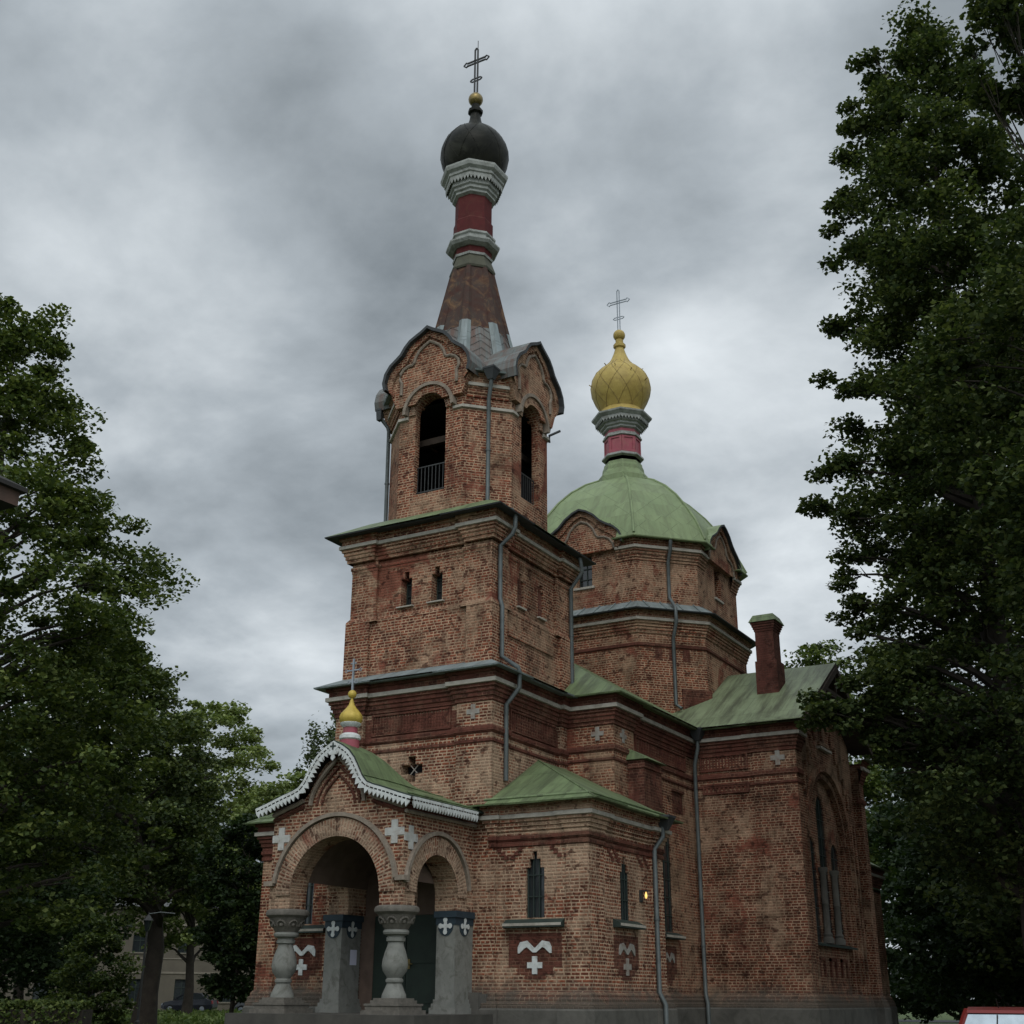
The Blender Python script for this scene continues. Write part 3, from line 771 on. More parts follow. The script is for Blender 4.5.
pc = [(AX + H_ - .27, TY - R_), (AX + H_, TY - R_), (AX + R_, TY - H_), (AX + R_, TY - H_ + .27)]
rot = lambda q, k: (AX + (q[0] - AX) * (1, 0, -1, 0)[k] - (q[1] - TY) * (0, 1, 0, -1)[k], TY + (q[0] - AX) * (0, 1, 0, -1)[k] + (q[1] - TY) * (1, 0, -1, 0)[k])
ms_, mc_, mu_ = MB(), MB(), MB()
for k in range(4):
    q = [rot(p, k) for p in pc]
    ms_.sweep(q, [(0, 15.78), (.06, 15.80), (.06, 15.875), (0, 15.9)], closed=False)
    qq = [rot(p, k) for p in ((AX + H_ + .07, TY - R_ + .07), (AX + R_ - .07, TY - H_ - .07))]
    ms_.sweep(qq, [(.0, 16.38), (.15, 16.40), (.15, 16.49), (0, 16.51)], closed=False)
    mc_.sweep(qq, [(0, 16.1), (.04, 16.12), (.04, 16.2), (.08, 16.23), (.08, 16.33), (.12, 16.36), (.12, 16.4)], closed=False)
    mc_.sweep(qq, [(.11, 16.49), (.11, 16.68), (.17, 16.71), (.17, 16.78)], closed=False)
    mu_.sweep(qq, [(.17, 16.78), (.30, 16.77), (.32, 16.81), (-.05, 16.95), (-.45, 17.2)], closed=False)
P('string_course', ms_, M_string); P('cornice', mc_, M_brick); P('eave_edge', mu_, M_zroof)

# ---- spire
a8 = radians(22.5)
SP = [(1.78, 16.86), (1.55, 17.25), (1.33, 18.0), (1.13, 18.8), (.92, 19.7), (.72, 20.6), (.60, 21.15)]
m = MB(); m.lathe(SP, 8, AX, TY, 0, a8, ms=[0, 0, 0, 1, 1, 1])
for k in range(8):                       # folded chevron seams on every face
    aL, aR = a8 + k * pi / 4 + .09, a8 + (k + 1) * pi / 4 - .09
    for j in range(5):
        z = 17.5 + j * .27
        def rad(zz):
            for (r0, z0), (r1, z1) in zip(SP[:-1], SP[1:]):
                if z0 <= zz <= z1: return r0 + (r1 - r0) * (zz - z0) / (z1 - z0)
            return SP[-1][0]
        aM = (aL + aR) / 2; zt = z + .22 * rad(z)
        pt = lambda a, zz, s=1.0: (AX + rad(zz) * s * cos(a), TY + rad(zz) * s * sin(a), zz)
        f_ = cos(pi / 8) / cos(aM - aL) * 1.012
        c_ = cos(pi / 8) * 1.014
        for a in (aL, aR): m.bar(pt(a, z, f_), pt(aM, zt, c_), .010, 1 if j > 4 else 0)
P('spire', m, [M_spire, M_rust], label='tapering spire of zinc sheet, rusted brown above')
for k in range(8):
    a = a8 + k * pi / 4
    for part, (z0, z1), mt in (('rib', (17.05, 19.0), M_zroof), ('rib', (19.0, 21.1), M_rust)):
        m = MB()
        def rp(z, s, off):
            r = np.interp(z, [q[1] for q in SP], [q[0] for q in SP]) + off
            w = .25 - (z - 17) * .036
            return Vector((AX + r * cos(a) - s * w * sin(a), TY + r * sin(a) + s * w * cos(a), z))
        zs = [z0 + (z1 - z0) * j / 3 for j in range(4)]
        for A, B in zip(zs[:-1], zs[1:]):
            o1, o2 = .03, -.05
            m.poly([rp(A, -.9, o2), rp(A, -.45, o1), rp(B, -.45, o1), rp(B, -.9, o2)])
            m.poly([rp(A, -.45, o1), rp(A, .45, o1), rp(B, .45, o1), rp(B, -.45, o1)])
            m.poly([rp(A, .45, o1), rp(A, .9, o2), rp(B, .9, o2), rp(B, .45, o1)])
        for zz in (z0, z1): m.poly([rp(zz, -.9, o2), rp(zz, -.45, o1), rp(zz, .45, o1), rp(zz, .9, o2)][::(-1 if zz == z1 else 1)])
        P(part, m, mt)

def fringe(m, r, z, h, n, cx, cy, t=.02, a0=a8, drop=.55):
    """pointed wooden lace hung round an octagon"""
    for k in range(8):
        a, b = a0 + k * pi / 4, a0 + (k + 1) * pi / 4
        A = Vector((cx + r * cos(a), cy + r * sin(a), 0)); B = Vector((cx + r * cos(b), cy + r * sin(b), 0))
        U = (B - A).normalized(); w = (B - A).length
        lp = [(w, z), (0, z), (0, z - h * (1 - drop))]
        for j in range(n):
            lp += [(w * (j + .5) / n, z - h), (w * (j + 1) / n, z - h * (1 - drop))]
        m.plate(lp[::-1] if area(lp) < 0 else lp, [], A, U, ZU, t)
def orth_cross(cx, cy, z0, z1, arm, low, ah, lh, mat, name='cross', w=.035, gap=.085):
    m = MB()
    for s in (-1, 1): m.bar((cx + s * gap / 2, cy, z0), (cx + s * gap / 2, cy, z1 - .06), w)
    m.bar((cx - gap / 2, cy, z1 - .07), (cx, cy, z1), w); m.bar((cx + gap / 2, cy, z1 - .07), (cx, cy, z1), w)
    for s in (-1, 1):
        for dz in (-gap / 2, gap / 2): m.bar((cx, cy, arm + dz), (cx + s * (ah - .12), cy, arm + dz), w)
        e = cx + s * ah
        for dz in (-1, 1):
            m.bar((e - s * .13, cy, arm + dz * gap / 2), (e - s * .1, cy, arm + dz * .09), w * .8)
            m.bar((e - s * .1, cy, arm + dz * .09), (e, cy, arm), w * .8)
            m.bar((cx, cy, low + dz * gap / 2), (cx + s * (lh - .06), cy, low + dz * gap / 2), w * .8)
            m.bar((cx + s * (lh - .06), cy, low + dz * gap / 2), (cx + s * lh, cy, low), w * .8)
    return P(name, m, mat)

# tower lantern, onion and cross
ln = MB()
ln.lathe([(.585, 22.25), (.585, 22.72), (.545, 22.78), (.545, 23.6)], 8, AX, TY, 0, a8)
ln.lathe([(.56, 21.5), (.56, 21.85)], 8, AX, TY, 0, a8)
lan = P('lantern', ln, M_maroon, label='narrow maroon lantern drum')
m = MB(); m.lathe([(.66, 21.02), (.68, 21.08), (.56, 21.42), (.56, 21.5)], 8, AX, TY, 0, a8); P('collar', m, M_olive, lan)
m = MB(); m.lathe([(.585, 21.47), (.60, 21.54), (.55, 21.55)], 8, AX, TY, 0, a8)
m.lathe([(.60, 21.76), (.74, 21.82), (.80, 21.9), (.80, 21.95), (.62, 22.06), (.62, 22.13), (.67, 22.17), (.67, 22.23), (.58, 22.27)], 8, AX, TY, 0, a8)
P('lantern_trim', m, M_ltrim, lan)
m = MB(); m.lathe([(.55, 23.52), (.64, 23.57), (.64, 23.64), (.70, 23.68), (.70, 23.76), (.76, 23.80), (.76, 24.02), (.90, 24.12), (.90, 24.2), (.99, 24.27), (1.02, 24.36), (1.02, 24.42), (.7, 24.56)], 8, AX, TY, 0, a8)
fringe(m, .86, 24.1, .24, 6, AX, TY)
P('lantern_cornice', m, M_ltrim, lan)
ON = [(.80, 24.5), (.90, 24.66), (.98, 24.88), (1.03, 25.12), (1.02, 25.34), (.96, 25.55), (.86, 25.75), (.72, 25.93), (.54, 26.07), (.38, 26.17), (.28, 26.27), (.22, 26.40), (.18, 26.56), (.155, 26.74)]
m = MB(); m.lathe(ON, 32, AX, TY); on = P('onion_dome', m, M_onion, smooth=40, label='blackened onion dome on the tower')
m = MB()
for k in range(8):                       # folded lozenge seams
    a = k * pi / 4
    for d in (1, -1): m.tube([(AX + (r - .002) * cos(a + d * (z - 24.6) * .52), TY + (r + .004) * sin(a + d * (z - 24.6) * .52), z) for r, z in ON[1:9]], .007, 4)
P('seam', m, M_onion, on)
m = MB(); m.lathe([(.16, 26.7), (.16, 26.78), (.23, 26.83), (.23, 26.93), (.13, 27.0), (.13, 27.14)], 8, AX, TY, 0, a8); P('finial_collar', m, M_onion)
m = MB(); m.lathe([(.225 * sin(a) + .001, 27.35 - .225 * cos(a)) for a in [pi * k / 12 for k in range(13)]], 20, AX, TY); P('ball_finial', m, M_brass, smooth=60)
cr_ = orth_cross(AX, TY, 27.55, 29.35, 28.83, 28.13, .46, .21, M_iron, w=.042, gap=.10)
m = MB(); m.tube([(AX + .05, TY, 29.2), (AX + .05, TY, 29.62)], .012, 5); P('lightning_rod', m, M_iron, cr_)

# ---- nave, transept, crossing
m = MB()
win_n = stepped(6.95 - 4.95, 3.22, [(.43, 5.75), (.27, 6.05), (.10, 6.3)])
m.walls(nave, 1.45, 8.45, 0, {5: dict(holes=[win_n], d=.04, m=0)})
P('nave_wall', m, M_brick)
m = MB(); m.walls(tran, 1.45, 8.45, 0, skip=(7,)); P('transept_wall', m, M_brickt)
ncor = [(-5.5, 3.74), (NX, 3.74), (NX, 4.95), (NX - .1, 4.95), (NX - .1, 9.14), (3.0, 9.14), (3.0, 9.08), (TX, 9.08), (TX, 9.6)]
cornice(ncor, 8.41, M_brickr, closed=False, mat_edge=M_green)
scor = [(TX, 15.5), (TX, 16.05), (NX - .1, 16.05), (NX - .1, 20.4), (-5.5, 20.4)]
cornice(scor, 8.41, M_brickr, closed=False, mat_edge=M_greent)
m = MB(); band(m, ncor, 7.40, .10, .05, False); band(m, ncor, 7.12, .05, .03, False)
band(m, [(TX, 15.1), (TX, 16.05), (NX - .1, 16.05)], 7.40, .10, .05, False)
P('string_band', m, M_brickr)
m = MB()
frieze(m, (1.45, 9.14, 0), XF, 1.4, 7.55, 8.0, 14, (0, -1, 0)); frieze(m, (1.5, 9.14, 0), XF, 1.35, 6.92, 7.2, 10, (0, -1, 0))
frieze(m, (NX - .1, 5.2, 0), YF, 3.4, 7.5, 7.95, 30, (1, 0, 0))
P('frieze', m, M_brickr)
# buttress with green cap on the nave wall
m = MB(); m.box(NX - .12, 1.72, 4.55, 5.65, 5.0, 7.18); m.box(NX - .12, 1.76, 4.51, 5.69, 6.98, 7.1); P('buttress', m, M_brickr)
m = MB(); m.hexa([(NX - .12, 4.45, 7.19), (1.86, 4.45, 7.19), (1.86, 5.75, 7.19), (NX - .12, 5.75, 7.19), (NX - .12, 4.5, 7.48), (NX + .05, 4.6, 7.48), (NX + .05, 5.6, 7.48), (NX - .12, 5.7, 7.48)]); P('buttress_cap', m, M_green)

# roofs of nave and transept: eaves at 8.7, ridges at 11.1
EZ, RZ = 8.71, 11.12
sl_ = (RZ - EZ) / (DY - 8.6)
m = MB()
ex = NX + .36                             # nave eave line
top = lambda x: EZ + (ex - x) * sl_
m.poly([(ex, 3.40, EZ), (ex, 8.6, EZ), (AX, 8.6 + (ex - AX), top(AX)), (AX, 6.6, top(AX))])             # south slope, stops in the valley
m.poly([(-5.9, 3.40, EZ), (ex, 3.40, EZ), (AX, 6.6, top(AX))])
m.poly([(-5.9, 8.6, EZ), (-5.9, 3.40, EZ), (AX, 6.6, top(AX)), (AX, 8.6 + ex - AX, top(AX))])
m.poly([(ex, 16.56, EZ), (ex, 20.8, EZ), (AX, 18.2, top(AX)), (AX, 16.56 - (ex - AX), top(AX))])
m.poly([(ex, 20.8, EZ), (-5.9, 20.8, EZ), (AX, 18.2, top(AX))])
P('roof', m, M_green, label='green nave roof')
m = MB()
gx = 4.62
m.poly([(ex, 8.60, EZ), (3.02, 8.60, EZ), (gx, 8.60, EZ), (gx, DY, RZ), (AX, DY, RZ), (AX, 8.6 + (ex - AX) + .0, top(AX))])
zq = RZ - 3.5 * sl_; m.poly([(gx, DY + 3.5, zq), (ex, DY + 3.5, zq), (AX, DY, RZ), (gx, DY, RZ)])
m.poly([(gx, 8.58, EZ - .06), (gx, 8.58, EZ), (gx, DY, RZ), (gx, DY, RZ - .08)], 1); m.poly([(gx, DY, RZ - .08), (gx, DY, RZ), (gx, DY + 3.5, zq), (gx, DY + 3.5, zq - .06)], 1)
# boarded underside of the overhanging gable
m.poly([(gx, 8.6, EZ - .07), (gx, DY, RZ - .09), (3.9, DY, RZ - .09), (3.9, 8.6, EZ - .07)], 1); m.poly([(gx, DY, RZ - .09), (gx, DY + 3.5, zq - .07), (3.9, DY + 3.5, zq - .07), (3.9, DY, RZ - .09)], 1)
# eave flashing, deeper over the corner pilaster
m.hexa([(3.05, 8.50, EZ - .03), (gx + .02, 8.50, EZ - .03), (gx + .02, 8.75, EZ + .06), (3.05, 8.75, EZ + .06), (3.05, 8.50, EZ), (gx + .02, 8.50, EZ), (gx + .02, 8.75, EZ + .12), (3.05, 8.75, EZ + .12)])
P('roof', m, [M_greent, M_timber], label='streaked green transept roof')
m = MB()
for s in (1, -1):
    m.obox((gx - .02, DY + s * .04, RZ - .32), (.05, 0, 0), (0, s * 3.45, -3.45 * sl_), (0, 0, .2)) if s > 0 else m.obox((gx - .02, DY - .04 - 3.85, RZ - .32 - 3.85 * sl_), (.05, 0, 0), (0, 3.85, 3.85 * sl_), (0, 0, .2))
P('bargeboard', m, M_timber)
m = MB()
m.box(gx - .12, gx - .04, DY - 1.5, DY + 1.5, 10.05, 10.17)
for s in (-1, 1): m.bar((gx - .08, DY + s * 1.45, 10.1), (gx - .08, DY + s * .1, 10.95), .06)
m.bar((gx - .08, DY, 10.1), (gx - .08, DY, 11.0), .07)
m.bar((gx - .02, 14.1, 10.0), (gx - .02, 15.9, 8.95), .035)
P('gable_truss', m, M_timber)
# south front of the transept: gable wall with one great arch over three lancets
U, O = YF, (TX - .24, 0, 0)
xw = TX - .24
m = MB()
lp = [(9.55, 1.45), (15.58, 1.45), (15.58, 8.45), (15.4, 9.1), (DY, 10.75), (9.75, 9.1), (9.55, 8.45)]
m.panel(lp, [arch(DY, 1.98, 1.75, 5.88, 28)], O, U, ZU, 0, .10)
O2 = (xw - .10, 0, 0); m.panel(arch(DY, 2.0, 1.7, 5.88, 28), [arch(DY, 1.80, 1.75, 5.88, 28)], O2, U, ZU, 0, .12)
O3 = (xw - .22, 0, 0)
lan3 = [arch(DY, .42, 3.1, 6.7, 10, 1.2), arch(DY - 1.14, .40, 3.1, 5.45, 10, 1.2), arch(DY + 1.14, .40, 3.1, 5.45, 10, 1.2)]
m.panel(arch(DY, 1.82, 1.7, 5.88, 28), lan3, O3, U, ZU, 0, .04)
for y0, y1 in ((9.75, 9.93), (10.12, 10.3), (14.72, 14.9), (15.1, 15.28)):      # clustered shafts at the sides
    m.box(xw - .02, xw + .08, y0, y1, 1.76, 6.6)
P('transept_front', m, M_brickt)
m = MB(); m.ring(DY, 5.88, 2.0, 2.22, O, U, ZU, .06); m.ring(DY, 5.88, 1.80, 1.96, (xw - .09, 0, 0), U, ZU, .04); P('arch_band', m, M_brickt)
m = MB()                                   # corbel steps up the gable, and small niches
for k in range(6):
    for s in (-1, 1):
        y = DY + s * (.55 + k * .33); z = 9.55 - k * .42
        m.obox((xw, y - .09, z - .42), (0, .18, 0), (0, 0, .5), (.07, 0, 0))
m.box(xw, xw + .09, DY - .5, DY + .5, 8.62, 8.72); m.box(xw, xw + .06, DY - .1, DY + .1, 8.75, 9.25)
P('corbel', m, M_brickt)
m = MB(); m.box(xw + .005, xw + .13, DY - .58, DY + .58, 8.5, 8.57); P('string_course', m, M_string)
m = MB(); m.box(xw - .29, xw - .262, DY - 1.62, DY + 1.62, 3.05, 7.3); tw = P('window', m, M_glass, label='three tall dark lancets under one arch')
m = MB()
for c, zt in ((DY, 7.1), (DY - 1.14, 5.85), (DY + 1.14, 5.85)):
    m.box(xw - .255, xw - .24, c - .012, c + .012, 3.1, zt)
    for k in range(7): m.box(xw - .255, xw - .243, c - .38, c + .38, 3.5 + k * .5, 3.52 + k * .5) if 3.5 + k * .5 < zt - .1 else None
P('window_frame', m, M_frame, tw)
m = MB(); m.hexa([(xw - .22, DY - 1.8, 3.02), (xw + .05, DY - 1.8, 2.98), (xw + .05, DY + 1.8, 2.98), (xw - .22, DY + 1.8, 3.02), (xw - .22, DY - 1.8, 3.1), (xw + .05, DY - 1.8, 3.03), (xw + .05, DY + 1.8, 3.03), (xw - .22, DY + 1.8, 3.1)])
P('window_sill', m, M_frame, tw)
for s in (-1, 1):
    m = MB(); m.lathe([(.17, 3.08), (.17, 3.2), (.12, 3.26), (.14, 3.32), (.09, 3.38), (.09, 4.12), (.105, 4.14), (.09, 4.16), (.09, 4.95), (.15, 5.05), (.15, 5.12)], 14, xw - .12, DY + s * .57)
    P('colonette', m, M_stone, smooth=40)
m = MB()
for k, s in enumerate((-1, 0, 1)):
    y = DY + s * 1.1
    m.obox((xw - .22, y - .3, 2.2), (0, .09, 0), (0, 0, .5), (.06, 0, 0)); m.obox((xw - .22, y + .21, 2.2), (0, .09, 0), (0, 0, .5), (.06, 0, 0)); m.obox((xw - .22, y - .3, 2.62), (0, .6, 0), (0, 0, .09), (.06, 0, 0))
P('niche_frame', m, M_brickr)

# chevron 'M' and cross emblem below windows
def emblem(cx, zt, O, U, nrm, sc_=1.0, mat=None, red=True, cross=True, wx=1.0):
    O, U, nv = Vector(O), Vector(U), Vector(nrm)
    if red:
        m = MB()
        lp = [(-.63, zt + .25), (-.63, zt - .42), (-.42, zt - .42), (-.42, zt - .56), (-.24, zt - .56), (-.24, zt - .66), (.24, zt - .66), (.24, zt - .56), (.42, zt - .56), (.42, zt - .42), (.63, zt - .42), (.63, zt + .25)]
        m.plate([(cx + x * wx, z) for x, z in lp], [], O + nv * .008, U, ZU, .008); P('red_panel', m, M_brickr)
    m = MB()
    w = .40 * wx
    top = [(-1, -.03), (-.86, .07), (-.45, .10), (-.06, -.035), (0, -.045), (.06, -.035), (.45, .10), (.86, .07), (1, -.03)]
    bot = [(1, -.15), (.9, -.15), (.6, -.05), (.45, -.03), (.10, -.135), (-.10, -.135), (-.45, -.03), (-.6, -.05), (-.9, -.15), (-1, -.15)]
    lp = [(cx + x * w, zt + z) for x, z in top + bot][::-1]
    m.plate(lp, [], O + nv * .035, U, ZU, .03)
    if cross:
        q = crossloop(cx, zt - .385, .175, .058)
        if wx != 1: q = [(cx + (x - cx) * wx, z) for x, z in q]
        m.plate(q, [], O + nv * .035, U, ZU, .03)
    return P('emblem', m, mat or M_white)
def sillbox(x0, x1, y0, y1, z, nrm, parent, mats):
    m = MB(); nx, ny = nrm
    if ny < 0: m.hexa([(x0, y0, z - .08), (x1, y0, z - .08), (x1, y1, z - .08), (x0, y1, z - .08), (x0, y0, z), (x1, y0, z), (x1, y1, z + .1), (x0, y1, z + .1)]); m.box(x0, x1, y0 - .012, y0, z - .05, z + .005, 1)
    else: m.hexa([(x0, y0, z - .08), (x1, y0, z - .08), (x1, y1, z - .08), (x0, y1, z - .08), (x0, y0, z + .1), (x1, y0, z), (x1, y1, z), (x0, y1, z + .1)]); m.box(x1, x1 + .012, y0, y1, z - .05, z + .005, 1)
    return P('window_sill', m, mats, parent)

# nave south window
m = MB(); m.box(NX - .17, NX - .145, 6.45, 7.45, 3.1, 6.4); w_ = P('window', m, M_glass)
m = MB()
for y in (6.66, 6.95, 7.24): m.box(NX - .14, NX - .125, y - .014, y + .014, 3.2, 6.1)
for k in range(6): m.box(NX - .14, NX - .128, 6.53, 7.37, 3.6 + k * .45, 3.63 + k * .45)
P('window_frame', m, M_frame, w_)
sillbox(NX - .12, NX + .12, 6.35, 7.6, 3.12, (1, 0), w_, [M_frame, M_string])
emblem(6.95, 2.62, (NX - .1, 0, 0), YF, (1, 0, 0), mat=M_wash, cross=False, wx=.8)
crossorn(6.3, 6.85, (NX - .1, 0, 0), YF, (1, 0, 0), .16, .06)
m = MB(); m.obox((NX - .1, 7.6, 6.3), (0, .7, 0), (0, 0, .55), (.006, 0, 0)); m.obox((NX - .1, 7.55, 6.86), (0, .8, 0), (0, 0, .06), (.06, 0, 0)); P('red_panel', m, M_brickr)
for y, x in ((19.6, 0),):
    m = MB(); m.walls(annE, 1.45, 5.4); P('annex_wall', m, M_brickt)
cornice(annE, 5.86, M_brickr, k=.9, mat_edge=M_greent)
m = MB(); m.sweep(annE, [(.31, 6.1), (-1.1, 7.0)]); m.cap([(1.0, 19.6), (1.3, 19.6), (1.3, 23.4), (1.0, 23.4)], 7.0); m.walls(annE, 5.3, 5.7); P('roof', m, M_greent)

# crossing drum
D1, D2 = octplan(AX - .07, DY, 3.40, 1.84), octplan(AX - .07, DY, 3.22, 1.76)
DX = AX - .07
m = MB(); m.walls(D1, 8.6, 12.4); P('drum_wall', m, M_brick, label='lower octagon of the crossing drum')
m = MB(); band(m, D1, 11.55, .07, .04); P('string_band', m, M_brickr)
m = MB()
for s in (-.45, 0, .45):                   # little arcaded niches on the chamfer
    c = Vector((DX + (3.40 + 1.84) / 2, DY - (3.40 + 1.84) / 2, 0)); u = Vector((1, 1, 0)).normalized(); n_ = Vector((1, -1, 0)).normalized()
    q = c + u * s + n_ * .005
    m.plate(arch(0, .12, 11.1, 11.38, 8), [], q, u, ZU, .005)
P('niche', m, M_brickr)
m = MB(); c = Vector((DX + 2.62, DY - 2.62, 0))
m.obox(c + u * .25 + Vector((0, 0, 9.2)), u * .95, Vector((0, 0, 1.05)), n_ * .07); P('buttress', m, M_brickr)
cornice(D1, 12.32, M_brick, mat_edge=M_gutter, k=.95)
m = MB(); m.sweep(D1, [(.32, 12.58), (.34, 12.605), (-.22, 12.98)]); P('roof', m, M_zroof, label='ring of grey zinc roofing round the drum')
m = MB()
for i in range(8):
    a, b = Vector(D1[i]), Vector(D1[(i + 1) % 8]); e = (b - a).normalized(); n2_ = Vector((e.y, -e.x)); k = int((b - a).length / .52)
    for j in range(k):
        q = a + (b - a) * (j + .5) / k
        m.bar((q.x + n2_.x * .33, q.y + n2_.y * .33, 12.625), (q.x - n2_.x * .17, q.y - n2_.y * .17, 12.975), .03)
P('roof_seam', m, M_zroof)
m = MB()
wd = [(1.76 - .27, 13.66), (1.76 + .27, 13.66), (1.76 + .27, 14.98), (1.76 - .27, 14.98)]
m.walls(D2, 12.6, 14.9, 0, {0: dict(holes=[wd], d=.25, top=[(3.52, 15.1), (0, 15.1)]), 2: dict(holes=[wd], d=.25, top=[(3.52, 15.1), (0, 15.1)])}); P('drum_wall', m, M_brick, label='upper octagon of the drum below the dome')
for O, U in (((DX, DY - 3.22, 0), XF), ((DX + 3.22, DY, 0), YF)):
    O, U = Vector(O), Vector(U); n_ = U.cross(Vector(ZU))
    m = MB(); m.obox(O - U * .3 - n_ * .25 + Vector((0, 0, 13.6)), U * .6, (0, 0, 1.42), -n_ * -.02); w_ = P('window', m, M_glass)
    m = MB()
    for s in (-.25, -.01, .23): m.obox(O + U * s - n_ * .22 + Vector((0, 0, 13.66)), U * .025, (0, 0, 1.3), n_ * .02)
    for z in (13.95, 14.3, 14.65): m.obox(O - U * .27 - n_ * .215 + Vector((0, 0, z)), U * .54, (0, 0, .025), n_ * .02)
    P('window_frame', m, M_frame, w_)
    m = MB(); m.obox(O - U * .36 + Vector((0, 0, 13.58)), U * .72, (0, 0, .07), n_ * .06); P('window_sill', m, M_string, w_)
    m = MB(); m.obox(O - U * .55 + Vector((0, 0, 15.0)), U * 1.1, (0, 0, .26), n_ * .03); P('lintel', m, M_brickr)
# dome gables
GD = [(1.24, 15.05), (1.26, 15.2), (1.18, 15.4), (1.02, 15.58), (.80, 15.72), (.62, 15.86), (.42, 16.1), (.2, 16.27), (0, 16.36)]
GD = [(x * 1.14, 14.86 + (z - 15.05) * .97) for x, z in GD]
GDf = GD + [(-x, z) for x, z in reversed(GD[:-1])]
TD = [(1.0, 14.92), (.97, 15.1), (.86, 15.28), (.7, 15.38), (.52, 15.4), (.45, 15.5), (.36, 15.75), (.2, 15.95), (0, 16.05)]
TD = [(x * 1.13, 14.72 + (z - 14.92) * .95) for x, z in TD]
TDf = TD + [(-x, z) for x, z in reversed(TD[:-1])]
for O, U in (((DX, DY - 3.22, 0), XF), ((DX + 3.22, DY, 0), YF), ((DX, DY + 3.22, 0), (-1, 0, 0)), ((DX - 3.22, DY, 0), (0, -1, 0))):
    gable(GDf, O, U, base=14.7, bw=1.0, proud=.17, back=.45, capf=.36, capb=2.2, roofmat=M_dome, mould=TDf, mr=.04, th=.06)
def octcorner(k, cut):                    # open cornice run over a chamfer and the ends of the faces beside it
    q = [(DX + cut, DY - 3.22), (DX + 1.76, DY - 3.22), (DX + 3.22, DY - 1.76), (DX + 3.22, DY - cut)]
    c, s = (1, 0, -1, 0)[k], (0, 1, 0, -1)[k]
    return [(DX + (x - DX) * c - (y - DY) * s, DY + (x - DX) * s + (y - DY) * c) for x, y in q]
for k in range(4): cornice(octcorner(k, 1.15), 14.70, M_brick, closed=False, mat_edge=M_dome, k=.95)
# dome
m = MB()
DP = [(3.62, 14.96), (3.58, 15.05), (3.45, 15.35), (3.34, 15.6), (3.22, 15.85), (2.88, 16.4), (2.45, 17.0), (1.98, 17.5), (1.45, 17.92), (.95, 18.2)]
def dome_ring(r): return octplan(DX, DY, r, r * .53)
for (r0, z0), (r1, z1) in zip(DP[:-1], DP[1:]):
    A, B = dome_ring(r0), dome_ring(r1)
    for i in range(8):
        j = (i + 1) % 8
        if i % 2 == 0 and r0 > 3.4:           # the gables break through the foot of the dome
            for p, q in ((A[i], B[i]), (A[j], B[j])):
                hw_ = 1.30 if r0 > 3.5 else 1.02
                f0, f1 = 1 - hw_ / (r0 * .53), 1 - hw_ / (r1 * .53)
                c0, c1 = [(g_[i][0] + g_[j][0]) / 2 for g_ in (A, B)], [(g_[i][1] + g_[j][1]) / 2 for g_ in (A, B)]
                P0 = (p[0] + (c0[0] - p[0]) * f0, p[1] + (c1[0] - p[1]) * f0); P1 = (q[0] + (c0[1] - q[0]) * f1, q[1] + (c1[1] - q[1]) * f1)
                qd_ = [(*p, z0), (*P0, z0), (*P1, z1), (*q, z1)]
                m.poly(qd_ if p == A[i] else qd_[::-1])
        else: m.poly([(*A[i], z0), (*A[j], z0), (*B[j], z1), (*B[i], z1)])
P('dome_roof', m, M_dome, label='pale green eight sided dome')
for i in range(8):
    m = MB(); m.tube([(*dome_ring(r)[i], z + .01) for r, z in DP[1:]], .045, 6); P('dome_rib', m, M_dome)
# dome lantern, gold onion, cross
ln = MB(); ln.lathe([(.62, 19.2), (.62, 20.35)], 8, DX, DY, 0, a8)
for k in range(8):
    a, b = a8 + k * pi / 4, a8 + (k + 1) * pi / 4
    A = Vector((DX + .625 * cos(a), DY + .625 * sin(a), 0)); B = Vector((DX + .625 * cos(b), DY + .625 * sin(b), 0)); u = (B - A); n_ = Vector((u.y, -u.x, 0)).normalized()
    for s0, s1, z0, z1 in ((0, .16, 19.45, 19.9), (.84, 1, 19.45, 19.9), (0, 1, 19.36, 19.45), (0, 1, 19.9, 19.97)): ln.obox(A + u * s0 + Vector((0, 0, z0)), u * (s1 - s0), (0, 0, z1 - z0), n_ * .025)
lan = P('lantern', ln, M_pink, label='rose panelled lantern on the dome')
m = MB(); m.lathe([(1.02, 17.95), (.98, 18.42), (.94, 18.46), (.82, 18.62), (.74, 18.72), (.72, 18.86), (.68, 18.95), (.66, 19.05)], 8, DX, DY, 0, a8); P('collar', m, M_dome, lan)
m = MB(); m.lathe([(.63, 19.2), (.74, 19.24), (.74, 19.3), (.64, 19.36)], 8, DX, DY, 0, a8)
m.lathe([(.62, 19.98), (.70, 20.0), (.70, 20.05), (.66, 20.08), (.66, 20.13), (.62, 20.15)], 8, DX, DY, 0, a8)
m.lathe([(.62, 20.26), (.70, 20.3), (.70, 20.36), (.78, 20.4), (.78, 20.47), (.86, 20.5), (.86, 20.62), (.98, 20.7), (1.07, 20.78), (1.08, 20.84), (.8, 20.95)], 8, DX, DY, 0, a8)
fringe(m, .95, 20.7, .2, 6, DX, DY)
P('lantern_cornice', m, M_ltrim, lan)
OG = [(.86, 20.92), (.80, 21.0), (.74, 21.12), (.80, 21.25), (.94, 21.5), (1.05, 21.78), (1.085, 22.05), (1.04, 22.32), (.93, 22.56), (.74, 22.76), (.55, 22.92), (.41, 23.08), (.31, 23.26), (.23, 23.46), (.17, 23.66)]
m = MB(); m.lathe(OG, 32, DX, DY); on = P('onion_dome', m, M_gold, smooth=40, label='ochre gilded onion dome')
m = MB()
